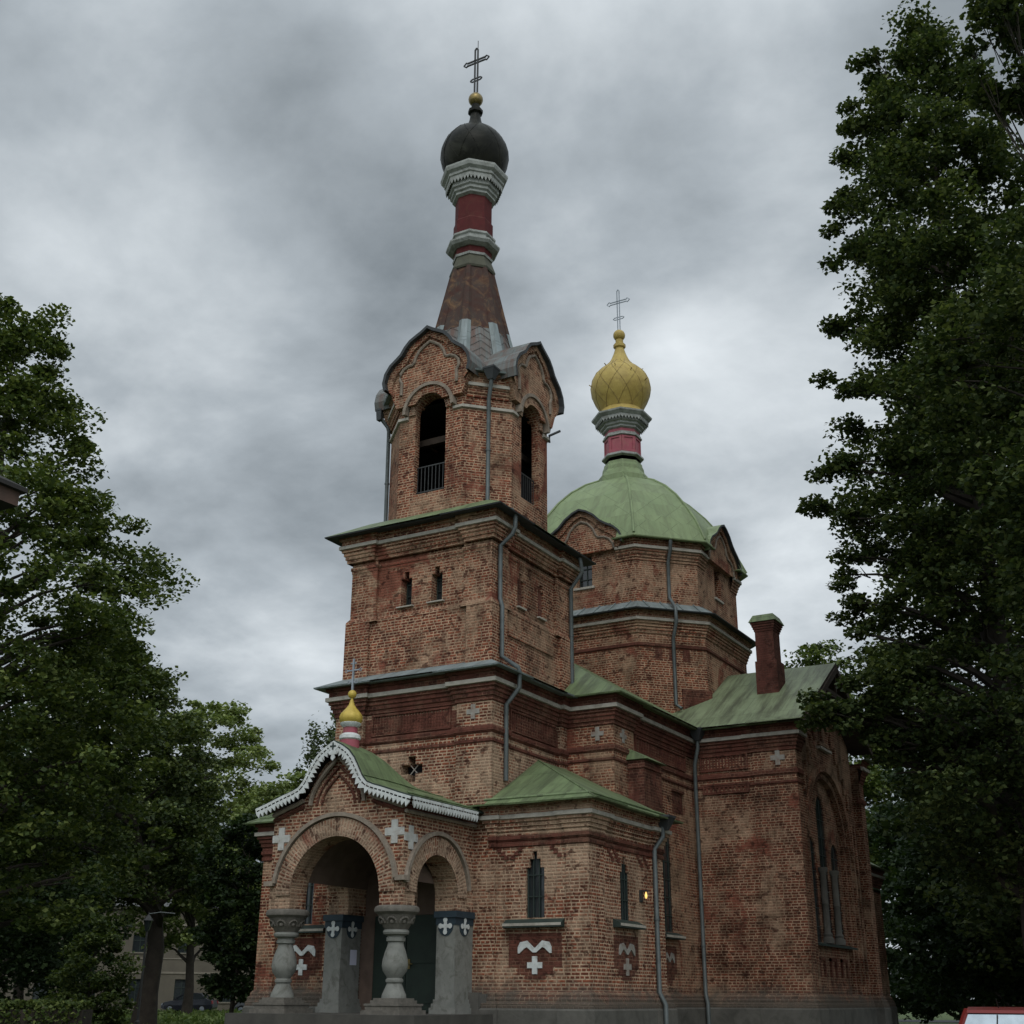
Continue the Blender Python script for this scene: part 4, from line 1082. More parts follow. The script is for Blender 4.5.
for k in range(10):
    a = k * pi / 5
    for d in (1, -1): m.tube([(DX + (r - .002) * cos(a + d * (z - 21.2) * .6), DY + (r + .004) * sin(a + d * (z - 21.2) * .6), z) for r, z in OG[2:12]], .008, 4)
P('seam', m, plain('seam gilding', (0.22, 0.155, 0.05), None, 0.5), on)
m = MB()
for k in range(9):
    a = 2.2 + k * .55; r, z = OG[9 - k % 4]
    m.bar((DX + r * cos(a), DY + r * sin(a), z), (DX + (r + .09) * cos(a), DY + (r + .09) * sin(a), z + .05), .025)
P('hook', m, M_brass, on)
m = MB(); m.lathe([(.17, 23.62), (.17, 23.7), (.225, 23.75), (.225, 23.86), (.14, 23.92), (.14, 24.06)], 8, DX, DY, 0, a8); P('finial_collar', m, M_gold)
m = MB(); m.lathe([(.22 * sin(a) + .001, 24.25 - .22 * cos(a)) for a in [pi * k / 12 for k in range(13)]], 20, DX, DY); P('ball_finial', m, M_gold, smooth=60)
orth_cross(DX, DY, 24.45, 26.2, 25.66, 24.98, .46, .22, M_zinc, w=.03, gap=.09)

# chimney on the transept roof
m = MB(); m.box(2.74, 3.40, 10.66, 11.36, 9.4, 10.95); m.box(2.78, 3.34, 10.70, 11.30, 10.95, 12.1)
for k in range(4): m.box(2.76 - k * .025, 3.36 + k * .025, 10.68 - k * .025, 11.32 + k * .025, 11.86 + k * .07, 11.93 + k * .07)
ch_ = P('chimney', m, M_chim)
m = MB(); m.hexa([(2.64, 10.56, 12.142), (3.48, 10.56, 12.142), (3.48, 11.44, 12.142), (2.64, 11.44, 12.142), (2.76, 10.66, 12.36), (3.38, 10.66, 12.36), (3.38, 11.34, 12.36), (2.76, 11.34, 12.36)]); P('chimney_cap', m, M_green, ch_)

# ---- annexes beside the tower
def annex(mir):
    fx = (lambda x: 2 * AXN - x) if mir else (lambda x: x)
    pl = annN if mir else annS
    m = MB()
    wl = lambda cx: stepped(cx, 3.2, [(.225, 4.22), (.135, 4.40), (.05, 4.56)])
    if mir:   # annN runs the other way round; its front panel edge is the mirror of edge 2
        idx = next(i for i in range(len(pl)) if abs(pl[i][1] - .07) < 1e-6 and abs(pl[(i + 1) % len(pl)][1] - .07) < 1e-6)
        x0 = pl[idx][0]; spec = {idx: dict(holes=[wl(fx(1.07) - x0)], d=.3)}
    else: spec = {2: dict(holes=[wl(1.07 - .12)], d=.07), 7: dict(holes=[wl(1.92 - .75)], d=.03)}
    m.walls(pl, 1.45, 5.35, 0, spec)
    P('annex_wall', m, M_brickp if not mir else M_brick)
    m = MB(); band(m, pl, 4.86, .07, .05); m.sweep(pl, [(0, 4.66), (.03, 4.68), (.03, 4.76), (0, 4.78)])
    P('string_band', m, M_brickr)
    # little stepped corbels hanging from the band
    m = MB()
    ks = [-.62, .68] if True else []
    for dx in ks:
        for j, (w, z) in enumerate(((.26, 4.6), (.17, 4.52), (.08, 4.44))):
            a = fx(1.07 + dx)
            for s in (-1, 1): m.box(a + s * w - .045, a + s * w + .045, .035, .075, z - .03, z + .05)
    if not mir:
        for cy in (1.05, 1.35, 2.6, 2.95):
            for j in range(3):
                m.box(2.3, 2.345, cy + j * .1, cy + j * .1 + .1, 4.58 - j * .09, 4.66 - j * .09)
    P('corbel', m, M_brickr)
    cornice(pl, 5.30, M_brickp if not mir else M_brickr, k=.9, mat_edge=M_green)
    # hipped lean-to roof
    e = .33; zt = 5.55; y0, y1 = -e, 4.1
    X = lambda x: fx(x)
    q = [(X(0), y0, zt), (X(2.38 + e), y0, zt), (X(0), 2.2, 6.92), (X(2.38 + e), y1, zt), (X(0), y1, 6.92)]
    m = MB()
    def pf(*a): m.poly(a if not mir else a[::-1])
    qf = [(x, y, z + .012) for x, y, z in q]
    pf(qf[0], qf[1], qf[2]); pf(qf[1], qf[3], qf[4], qf[2])
    # standing eave strip and hip roll
    m.tube([qf[1], qf[2]], .025, 5)
    m.tube([(X(-.1), y0 + .2, zt + .14), (X(2.38 + e - .2), y0 + .2, zt + .14), (X(2.38 + e - .2), y1, zt + .14)], .03, 5)
    P('roof', m, M_green, label='green hipped lean-to roof')
    # front window
    cx = fx(1.07)
    m = MB(); m.box(cx - .28, cx + .28, .175, .20, 3.1, 4.6); w_ = P('window', m, M_glass)
    m = MB()
    for dx in (-.2, -.07, .07, .2): m.box(cx + dx - .012, cx + dx + .012, .135, .155, 3.2, 4.5 if abs(dx) < .1 else 4.22)
    for z in (3.62, 4.06): m.box(cx - .22, cx + .22, .13, .15, z, z + .02)
    m.box(cx - .225, cx - .19, .142, .172, 3.2, 4.22); m.box(cx + .19, cx + .225, .142, .172, 3.2, 4.22)
    P('window_frame', m, M_frame, w_)
    sillbox(cx - .70, cx + .70, -.10, .08, 3.08, (0, -1), w_, [M_frame, M_string])
    emblem(cx, 2.64, (0, .07, 0), XF, (0, -1, 0))
    if not mir:
        cy = 1.92
        m = MB(); m.box(2.235, 2.26, cy - .28, cy + .28, 3.1, 4.6); w_ = P('window', m, M_glass)
        m = MB()
        for dy in (-.2, -.07, .07, .2): m.box(2.265, 2.285, cy + dy - .012, cy + dy + .012, 3.2, 4.5 if abs(dy) < .1 else 4.22)
        for z in (3.62, 4.06): m.box(2.268, 2.288, cy - .22, cy + .22, z, z + .02)
        P('window_frame', m, M_frame, w_)
        sillbox(2.30, 2.50, cy - .65, cy + .65, 3.12, (1, 0), w_, [M_frame, M_string])
        emblem(cy, 2.64, (2.31, 0, 0), YF, (1, 0, 0), mat=M_wash)
annex(False); annex(True)

# wall lamp on the annex, lit
m = MB(); m.box(2.31, 2.33, 2.69, 2.83, 3.64, 3.90); m.box(2.33, 2.49, 2.71, 2.81, 3.86, 3.90); m.box(2.33, 2.36, 2.72, 2.80, 3.66, 3.86)
lp_ = P('wall_lamp', m, M_iron)
m = MB(); m.lathe([(.001, 3.71), (.022, 3.73), (.03, 3.775), (.022, 3.82), (.012, 3.86)], 12, 2.45, 2.76); P('bulb', m, M_lit, lp_, smooth=60)

# ---- porch
PX0, PX1, PYF = -3.83, -.43, -2.72
th = .55
m = MB()
fz = 3.33                                   # springing line on top of the capitals
prof = [(0, 6.72), (.20, 6.63), (.40, 6.50), (.56, 6.32), (.69, 6.10), (.79, 5.92), (.90, 5.80), (1.05, 5.74), (1.35, 5.65), (1.70, 5.53), (2.03, 5.43)]
fr = lambda off: [(x, z - off) for x, z in prof]
inner = [(x, z - .22) for x, z in prof if x < 1.72] 
W = (PX1 - PX0) / 2
lp = [(-W, fz), (-1.15, fz), (-1.15, 3.6)] + [(1.15 * cos(a), 3.6 + 1.15 * sin(a)) for a in [pi - pi * k / 20 for k in range(1, 20)]] + [(1.15, 3.6), (1.15, fz), (W, fz), (W, 5.28)] + list(inner) [::-1] + [(-x, z) for x, z in inner[1:]] + [(-W, 5.28)]
m.plate(lp, [], (AX, PYF, 0), XF, ZU, th)
for sx_, O, U in ((1, (PX1, 0, 0), YF), (-1, (PX0, 0, 0), (0, -1, 0))):
    c = -1.46 * sx_; r = .80
    e0, e1 = (PYF + th, 0.0) if sx_ > 0 else (0.0, -(PYF + th))
    lp = [(e0, fz), (c - r, fz), (c - r, 3.6)] + [(c + r * cos(a), 3.6 + r * sin(a)) for a in [pi - pi * k / 18 for k in range(1, 18)]] + [(c + r, 3.6), (c + r, fz), (e1, fz), (e1, 5.28), (e0, 5.28)]
    # front strip of the same face beside the corner
    m.plate(lp, [], O, U, ZU, th)
    m.poly([(O[0], PYF, 5.28), (O[0], 0, 5.28), (O[0] - sx_ * .0, 0, 5.45), (O[0], PYF, 5.45)] if sx_ > 0 else [(O[0], 0, 5.28), (O[0], PYF, 5.28), (O[0], PYF, 5.45), (O[0], 0, 5.45)])
P('porch_wall', m, M_brickp)
# dark vault inside
m = MB()
vp = [(PX0 + th, 3.9)] + [(AX + 1.15 * cos(a), 3.9 + .95 * sin(a)) for a in [pi - pi * k / 16 for k in range(17)]] + [(PX1 - th, 3.9)]
for a, b in zip(vp[:-1], vp[1:]): m.poly([(a[0], PYF + th, a[1]), (b[0], PYF + th, b[1]), (b[0], .05, b[1]), (a[0], .05, a[1])])
P('porch_vault', m, M_soffit)
# arch bands and hood mouldings
m = MB(); m.ring(0, 3.6, 1.15, 1.52, (AX, PYF, 0), XF, ZU, .035, n=40); m.ring(-1.46, 3.6, .80, 1.16, (PX1, 0, 0), YF, ZU, .035, n=30); P('arch_band', m, M_arch)
m = MB(); m.ring(0, 3.62, 1.535, 1.615, (AX, PYF, 0), XF, ZU, .09, a0=.15, a1=pi - .15, n=40); m.ring(-1.46, 3.62, 1.175, 1.255, (PX1, 0, 0), YF, ZU, .09, a0=.12, a1=pi - .12, n=30)
m.box(PX1 - .13, PX1 + .10, PYF - .10, PYF + .11, 3.80, 3.9); m.box(PX0 - .1, PX0 + .13, PYF - .1, PYF + .11, 3.80, 3.9)
P('hood_mould', m, M_rim)
for x in (-3.6, -.66): crossorn(x, 4.77, (0, PYF, 0), XF, (0, -1, 0), .235, .078, M_wash2)
crossorn(-2.49, 4.66, (PX1, 0, 0), YF, (1, 0, 0), .235, .078, M_wash2)
# pointed blind panel in the gable
m = MB()
for k, (hw, zb, zt_, ins) in enumerate(((.70, 5.42, 6.38, .05), (.56, 5.42, 6.2, .09), (.43, 5.42, 6.02, .05))):
    def pt_(s, t_): return (s * hw * (1 - t_ ** 1.9), zb + (zt_ - zb) * t_)
    seq = [pt_(-1, k2 / 10) for k2 in range(11)] + [pt_(1, k2 / 10) for k2 in reversed(range(10))]
    m.tube([(AX + x, PYF - .02 - (.05 if k == 0 else 0), z) for x, z in seq], .045 if k == 0 else .032, 5, 0 if k == 0 else 1)
P('gable_moulding', m, [M_rim, M_brickr])
m = MB()
ed = [(x, z - .27) for x, z in prof]
seq = [(-x, z) for x, z in reversed(ed) if .86 < x < 1.9]; seq2 = [(x, z) for x, z in ed if .86 < x < 1.9]
for sq in (seq, seq2): m.tube([(AX + x, PYF - .06, z) for x, z in sq], .05, 5)
m.tube([(PX1 + .06, PYF - .05, 5.16), (PX1 + .06, -.02, 5.16)], .045, 5)
P('moulding', m, M_rim)
m = MB()
for sq in (seq, seq2): m.tube([(AX + x, PYF - .02, z - .10) for x, z in sq], .05, 4)
m.box(PX1, PX1 + .05, PYF, 0, 5.18, 5.3)
P('cornice', m, M_brickr)
# roof: ogee barrel with low eaves
pr2 = [(x, z) for x, z in prof]; full = [(-x, z) for x, z in reversed(pr2)] + pr2[1:]
YB, YE = -2.98, .1
def sY(y):
    t = min(max((y + 2.05) / 1.75, 0), 1)
    return 1 - t * t * (3 - 2 * t) * .999
zlow = lambda x: 5.43 + .36 * (2.03 - abs(x))
zr = lambda q, y: q[1] if abs(q[0]) > 2.02 else max(q[1], zlow(q[0])) * 1.0 if False else (q[1] - zlow(q[0])) * sY(y) + zlow(q[0])
ys = [YB, -2.05] + [-2.05 + 1.75 * k / 10 for k in range(1, 11)] + [YE]
m = MB()
for y0, y1 in zip(ys[:-1], ys[1:]):
    for a, b in zip(full[:-1], full[1:]):
        m.poly([(AX + a[0], y0, zr(a, y0)), (AX + b[0], y0, zr(b, y0)), (AX + b[0], y1, zr(b, y1)), (AX + a[0], y1, zr(a, y1))])
        m.poly([(AX + a[0], y0, zr(a, y0) - .04), (AX + a[0], y1, zr(a, y1) - .04), (AX + b[0], y1, zr(b, y1) - .04), (AX + b[0], y0, zr(b, y0) - .04)], 1)
for a, b in zip(full[:-1], full[1:]): m.poly([(AX + a[0], YB, a[1] - .04), (AX + b[0], YB, b[1] - .04), (AX + b[0], YB, b[1]), (AX + a[0], YB, a[1])], 2)
for s in (-1, 1):
    m.poly([(AX + s * 2.03, YB, 5.39), (AX + s * 2.03, YE, 5.39), (AX + s * 2.03, YE, 5.43), (AX + s * 2.03, YB, 5.43)], 2)
    m.tube([(AX + s * 1.88, YB + .05, 5.5), (AX + s * 1.88, YE, 5.5)], .025, 5, 0)
    m.tube([(AX + s * .80, y, zr((.80, 5.92), y) + .01) for y in ys], .012, 4, 0)
P('porch_roof', m, [M_green, M_timber, M_frame], label='green ogee roof of the porch')
# white lace bargeboard
def lace(path, O, U, t=.03, h=.16, tooth=.095, step=.105):
    m = MB(); O, U = Vector(O), Vector(U)
    cum = [0]
    for a, b in zip(path[:-1], path[1:]): cum.append(cum[-1] + math.hypot(b[0] - a[0], b[1] - a[1]))
    n = int(cum[-1] / step); ev = []
    for k in range(2 * n + 1):
        s = cum[-1] * k / (2 * n); i = max(j for j in range(len(cum)) if cum[j] <= s + 1e-9); i = min(i, len(path) - 2)
        f = (s - cum[i]) / (cum[i + 1] - cum[i]); a, b = path[i], path[i + 1]
        d = Vector((b[0] - a[0], b[1] - a[1])).normalized(); nn = Vector((d.y, -d.x))
        ev.append((Vector((a[0] + (b[0] - a[0]) * f, a[1] + (b[1] - a[1]) * f)), nn))
    nv = U.cross(Vector(ZU))
    W3 = lambda q, o: O + U * q.x + Vector((0, 0, q.y)) + nv * o
    for k in range(2 * n):
        (p0, n0), (p1, n1) = ev[k], ev[k + 1]
        q0 = p0 + n0 * (h if k % 2 == 0 else h + tooth); q1 = p1 + n1 * (h + tooth if k % 2 == 0 else h)
        # pierced: a top rail, a lower band and little diagonals between
        t0, t1 = p0 + n0 * .03, p1 + n1 * .03; a0, a1 = p0 + n0 * .085, p1 + n1 * .085; b0, b1 = p0 + n0 * .115, p1 + n1 * .115
        for A, B, C_, D in ((t0, t1, a1, a0), (b0, b1, q1, q0)):
            m.poly([W3(D, t), W3(C_, t), W3(B, t), W3(A, t)]); m.poly([W3(A, 0), W3(B, 0), W3(C_, 0), W3(D, 0)])
            m.poly([W3(D, 0), W3(C_, 0), W3(C_, t), W3(D, t)])
        if k % 2 == 0:
            m.poly([W3(b0, t), W3(p0.lerp(p1, .6) + n0 * .115, t), W3(p0.lerp(p1, .6) + n0 * .085, t), W3(a0, t)])
    return m
m = lace([(-x, z) for x, z in reversed(prof)] + prof[1:], (AX, YB - .005, 0), XF)
# pendant at the peak with its small dark cross
m.plate([(-.16, 6.60), (0, 6.70), (.16, 6.60), (.07, 6.5), (.10, 6.42), (.04, 6.40), (.05, 6.33), (0, 6.28), (-.05, 6.33), (-.04, 6.40), (-.10, 6.42), (-.07, 6.5)][::-1], [], (AX, YB - .045, 0), XF, ZU, .03)
bb = P('bargeboard', m, M_white, label='white sawn lace bargeboard')
m = MB(); m.plate(crossloop(0, 6.585, .075, .016), [], (AX, YB - .055, 0), XF, ZU, .01); P('cross_ornament', m, M_frame, bb)
m = lace([(YB + .02, 5.43), (-.42, 5.43)], (AX + 2.035, 0, 0), YF); P('bargeboard', m, M_white, label='white lace fringe along the south eave')
# end cap of the west cornice at the left of the porch belongs to the annex roof
# cupola on the porch ridge
CY_ = -2.45
m = MB(); m.lathe([(.21, 6.45), (.21, 6.80), (.19, 6.82)], 20, AX, CY_, 0); m.lathe([(.155, 6.92), (.155, 7.10)], 20, AX, CY_, 0)
cu = P('cupola', m, M_pink, smooth=35, label='tiny rose and white drum with gilded onion')
m = MB(); m.lathe([(.2, 6.80), (.235, 6.83), (.23, 6.90), (.16, 6.95)], 20, AX, CY_); m.lathe([(.16, 7.08), (.22, 7.13), (.235, 7.17), (.2, 7.19)], 20, AX, CY_); P('drum_ring', m, M_white, cu, smooth=35)
SO = [(.2, 7.18), (.235, 7.22), (.245, 7.3), (.225, 7.37), (.17, 7.44), (.11, 7.51), (.065, 7.58), (.035, 7.68), (.02, 7.74)]
m = MB()
nn_ = 48; i0 = len(m.v)
for r, z in SO:
    for k in range(nn_):
        a = 2 * pi * k / nn_; rr = r * (1 + .05 * abs(cos(4 * a)))
        m.v.append((AX + rr * cos(a), CY_ + rr * sin(a), z))
for j in range(len(SO) - 1):
    for k in range(nn_): m.f.append((i0 + j * nn_ + k, i0 + j * nn_ + (k + 1) % nn_, i0 + (j + 1) * nn_ + (k + 1) % nn_, i0 + (j + 1) * nn_ + k)); m.m.append(0)
M_gold2 = plain('bright gilding', (0.50, 0.37, 0.07), (0.38, 0.27, 0.05), 0.45, metal=0.1, scale=6)
P('onion_dome', m, M_gold2, cu, smooth=40)
m = MB(); m.lathe([(.095 * sin(a) + .001, 7.82 - .095 * cos(a)) for a in [pi * k / 10 for k in range(11)]], 16, AX, CY_); P('ball_finial', m, M_gold2, cu, smooth=60)
m = MB()
m.bar((AX, CY_, 7.9), (AX, CY_, 8.62), .04); m.bar((AX - .17, CY_, 8.36), (AX + .17, CY_, 8.36), .03); m.bar((AX - .09, CY_, 8.12), (AX + .09, CY_, 8.08), .025); m.bar((AX - .08, CY_, 8.52), (AX + .08, CY_, 8.52), .025)
for s in (-1, 1):
    for c_, z in ((.19, 8.36), (.10, 8.10)):
        for k in range(8):
            a, b = k * pi / 4, (k + 1) * pi / 4
            m.bar((AX + s * c_ + .035 * cos(a), CY_, z + .035 * sin(a)), (AX + s * c_ + .035 * cos(b), CY_, z + .035 * sin(b)), .014)
P('cross', m, M_zinc, cu)
# columns
CP = [(.16, 1.60), (.245, 1.60), (.24, 1.66), (.15, 1.86), (.155, 1.88), (.175, 1.90), (.175, 1.94), (.15, 1.97), (.165, 2.0), (.24, 2.1), (.262, 2.2), (.25, 2.32), (.21, 2.46), (.165, 2.58), (.155, 2.64), (.19, 2.66), (.195, 2.72), (.17, 2.745), (.175, 2.76), (.25, 2.79), (.265, 2.83), (.25, 2.87), (.22, 2.885)]
for cx in (-3.53, -.73):
    m = MB(); m.lathe(CP, 28, cx, -2.44); co = P('column', m, M_col, smooth=35, label='bulging grey baluster column')
    m = MB(); m.lathe([(.235, 2.88), (.27, 2.93), (.35, 3.10), (.385, 3.17), (.40, 3.17), (.45, 3.21), (.46, 3.26), (.44, 3.31), (.40, 3.33)], 28, cx, -2.44)
    for k in range(8):
        a = k * pi / 4 + .3
        for j in range(7):
            def ap(b): return (cx + (.255 + (.10 * (.5 + .5 * sin(b)))) * 1.03 * cos(a + .28 * cos(b)), -2.44 + (.255 + (.10 * (.5 + .5 * sin(b)))) * 1.03 * sin(a + .28 * cos(b)), 2.99 + .12 * sin(b))
            m.bar(ap(pi * j / 7), ap(pi * (j + 1) / 7), .035)
        m.lathe([(.045 * sin(b) + .001, 3.02 - .045 * cos(b)) for b in [pi * q / 4 for q in range(5)]], 6, cx + .31 * cos(a), -2.44 + .31 * sin(a))
    P('capital', m, M_colcap, co, smooth=35)
    m = MB()
    for s, z0, z1 in ((.46, 1.3, 1.38), (.40, 1.38, 1.46), (.42, 1.46, 1.50), (.33, 1.50, 1.56), (.29, 1.56, 1.60)): m.box(cx - s, cx + s, -2.44 - s, -2.44 + s, z0, z1)
    P('pedestal', m, M_colcap, co)
# painted piers against the tower
for x0, x1 in ((-3.83, -3.38), (-.88, -.42)):
    m = MB(); m.box(x0, x1, -.72, .0, 1.3, 3.05)
    for s, z0, z1 in ((.09, 1.3, 1.42), (.06, 1.42, 1.5), (.03, 1.5, 1.58)): m.box(x0 - s, x1 + s, -.72 - s, .05, z0, z1)
    pr_ = P('pier', m, M_col, label='grey painted pier with dark blue head')
    m = MB(); m.box(x0 - .015, x1 + .015, -.735, .0, 3.05, 3.2); m.box(x0 - .05, x1 + .05, -.77, .02, 3.2, 3.33)
    xm = (x0 + x1) / 2
    m.plate([(xm + .19 * cos(a), 3.05 + .22 * sin(a)) for a in [pi + pi * k / 12 for k in range(13)]], [], (0, -.735, 0), XF, ZU, .015)
    m.plate([(-.36 + .19 * cos(a), 3.05 + .22 * sin(a)) for a in [pi + pi * k / 12 for k in range(13)]], [], (x1 + .015, 0, 0), YF, ZU, .015)
    P('pier_head', m, M_blue, pr_)
    m = MB(); wcross(m, xm, 3.03, (0, -.737, 0), XF, (0, -1, 0), .13, .035, .012); wcross(m, -.36, 3.03, (x1 + .017, 0, 0), YF, (1, 0, 0), .13, .035, .012)
    for dx, dz in ((0, .12), (0, -.12), (.12, 0), (-.12, 0)):
        m.plate([(xm + dx + .055 * cos(a), 3.03 + dz + .055 * sin(a)) for a in [2 * pi * k / 8 for k in range(8)]], [], (0, -.752, 0), XF, ZU, .004)
        m.plate([(-.36 + dx + .055 * cos(a), 3.03 + dz + .055 * sin(a)) for a in [2 * pi * k / 8 for k in range(8)]], [], (x1 + .032, 0, 0), YF, ZU, .004)
    P('cross_ornament', m, M_white, pr_)
# doors and the wall round them
m = MB(); m.box(-3.38, -.88, .02, .06, 3.33, 4.9); m.box(-3.38, -3.02, .02, .06, 1.3, 3.33); P('door_surround', m, M_soffit)
for x0, x1 in ((-3.0, -2.14), (-2.12, -.9)):
    m = MB(); m.box(x0, x1, .0, .05, 1.32, 3.32)
    for z0, z1 in ((1.5, 2.2), (2.32, 3.2)): m.box(x0 + .14, x1 - .14, -.02, -.001, z0, z1)
    d_ = P('door', m, M_door)
    if x0 > -2.5:
        m = MB(); m.tube([(x0 + .08, -.01, 2.3), (x0 + .08, -.07, 2.3), (x0 + .2, -.07, 2.3)], .016, 6); m.box(x0 + .05, x0 + .11, -.025, 0, 2.2, 2.4); P('door_handle', m, M_brass, d_)
m = MB(); m.box(-3.372, -3.366, -.38, -.14, 2.28, 2.6); P('notice', m, M_paper, label='pale notice sheet on the pier')
# porch floor and steps
m = MB(); m.box(-4.45, .2, -3.1, .0, 0, 1.3)
for k in range(4): m.box(-4.45 - .0, .2, -3.1 - .32 * (k + 1), -3.1 - .32 * k, 0, 1.3 - .26 * (k + 1))
P('steps', m, M_paving)

# ---- rainwater pipes
def pipe(pts, hopper=None, r=.055, rings=True, mat=None):
    m = MB(); m.tube(pts, r, 10)
    for a, b in zip(pts[:-1], pts[1:]):
        if abs(b[2] - a[2]) > 1.2 and rings:
            k = int(abs(b[2] - a[2]) / 1.1)
            for j in range(1, k):
                z = a[2] + (b[2] - a[2]) * j / k; f = j / k; x = a[0] + (b[0] - a[0]) * f; y = a[1] + (b[1] - a[1]) * f
                m.lathe([(r + .012, z - .02), (r + .012, z + .02)], 10, x, y)
    o = P('downpipe', m, mat or M_pipe, smooth=40)
    if hopper:
        x, y, z, s = hopper
        m = MB(); m.hexa([(x - .07, y - .07, z - .28), (x + .07, y - .07, z - .28), (x + .07, y + .07, z - .28), (x - .07, y + .07, z - .28), (x - s, y - s, z), (x + s, y - s, z), (x + s, y + s, z), (x - s, y + s, z)])
        m.box(x - s - .01, x + s + .01, y - s - .01, y + s + .01, z, z + .05)
        P('hopper', m, M_gutter, o)
c0 = Vector((AX + 1.435 + .05, TY - 1.435 - .05, 0)); n45 = Vector((.7071, -.7071, 0))
q = c0 + n45 * .0
pipe([q + n45 * .30 + Vector((0, 0, 16.65)), q + n45 * .28 + Vector((0, 0, 16.4)), q + n45 * .07 + Vector((0, 0, 16.05)), q + n45 * .07 + Vector((0, 0, 13.15)), q + n45 * .14 + Vector((0, 0, 13.02)), (.26, .42, 12.72), (.30, .50, 12.62), (.30, .50, 12.3), (.24, .48, 12.12), (-.06, .42, 11.85), (-.06, .42, 10.5), (.0, .42, 10.3), (.0, .42, 9.08), (.33, .62, 8.82), (.35, .65, 8.72), (.35, .65, 8.35), (.06, .55, 7.95), (.06, .55, 6.2)], (q.x + n45.x * .3, q.y + n45.y * .3, 16.78, .16))
pipe([(AX - R_ - .22, TY - H_ - .28, 16.5), (AX - R_ - .07, TY - H_ - .05, 16.2), (AX - R_ - .07, TY - H_ - .0, 12.95)], (AX - R_ - .22, TY - H_ - .28, 16.68, .085))
pipe([(AX + R_ + .25, TY + H_ + .3, 16.15), (AX + R_ + .05, TY + H_ + .05, 15.95), (AX + R_ + .05, TY + H_ + .05, 15.75)], None, r=.035, mat=M_gutter)
pipe([(.28, 4.05, 12.6), (.32, 4.1, 12.2), (-.05, 4.15, 11.8), (-.05, 4.15, 9.2)])
qd = Vector((DX + 2.49 + .05, DY - 2.49 - .05, 0))
pipe([qd + n45 * .34 + Vector((0, 0, 14.9)), qd + n45 * .28 + Vector((0, 0, 14.6)), qd + n45 * .06 + Vector((0, 0, 14.25)), qd + n45 * .06 + Vector((0, 0, 13.1)), qd + n45 * .48 + Vector((0, 0, 12.68)), qd + n45 * .52 + Vector((0, 0, 12.25)), qd + n45 * .22 + Vector((0, 0, 11.75)), qd + n45 * .22 + Vector((0, 0, 9.75)), qd + n45 * .36 + Vector((.08, .08, 9.6))])
pipe([(NX + .22, 8.86, 8.62), (NX + .22, 8.86, 8.2), (NX + .06, 8.98, 7.75), (NX + .06, 8.98, 1.75), (NX + .16, 8.85, 1.5), (NX + .16, 8.85, .1)], (NX + .24, 8.82, 8.68, .20))
pipe([(2.58, 3.55, 5.4), (2.58, 3.55, 5.15), (2.44, 3.35, 4.85), (2.44, 3.35, 1.75), (2.60, 3.3, 1.5), (2.60, 3.3, .1)], (2.62, 3.6, 5.58, .19))

# ================================================================== trees
def leafmesh(name, centers, size, normals_up, mat, parent, elong=1.25):
    """one small rhombic leaf face per centre"""
    n = len(centers)
    nv = rng.normal(size=(n, 3)); nv[:, 2] = np.abs(nv[:, 2]) + normals_up
    nv /= np.linalg.norm(nv, axis=1)[:, None]
    t = rng.normal(size=(n, 3)); t -= nv * (t * nv).sum(1)[:, None]; t /= np.linalg.norm(t, axis=1)[:, None]
    b = np.cross(nv, t)
    sz = size * rng.uniform(0.6, 1.35, n)[:, None]
    c = centers
    v = np.empty((n, 4, 3))
    v[:, 0] = c - t * sz * elong * .5; v[:, 1] = c + b * sz * .5 + nv * sz * .10
    v[:, 2] = c + t * sz * elong * .5; v[:, 3] = c - b * sz * .5 + nv * sz * .10
    me = bpy.data.meshes.new(name)
    me.vertices.add(n * 4); me.vertices.foreach_set('co', v.reshape(-1).astype(np.float32))
    me.loops.add(n * 4); me.loops.foreach_set('vertex_index', np.arange(n * 4, dtype=np.int32))
    me.polygons.add(n); me.polygons.foreach_set('loop_start', np.arange(0, n * 4, 4, dtype=np.int32))
    me.update(calc_edges=True); me.materials.append(mat)
    o = bpy.data.objects.new(name, me); COL.objects.link(o)
    if parent is not None:
        o.parent = parent; o.location = -Vector(parent.location)
    return o

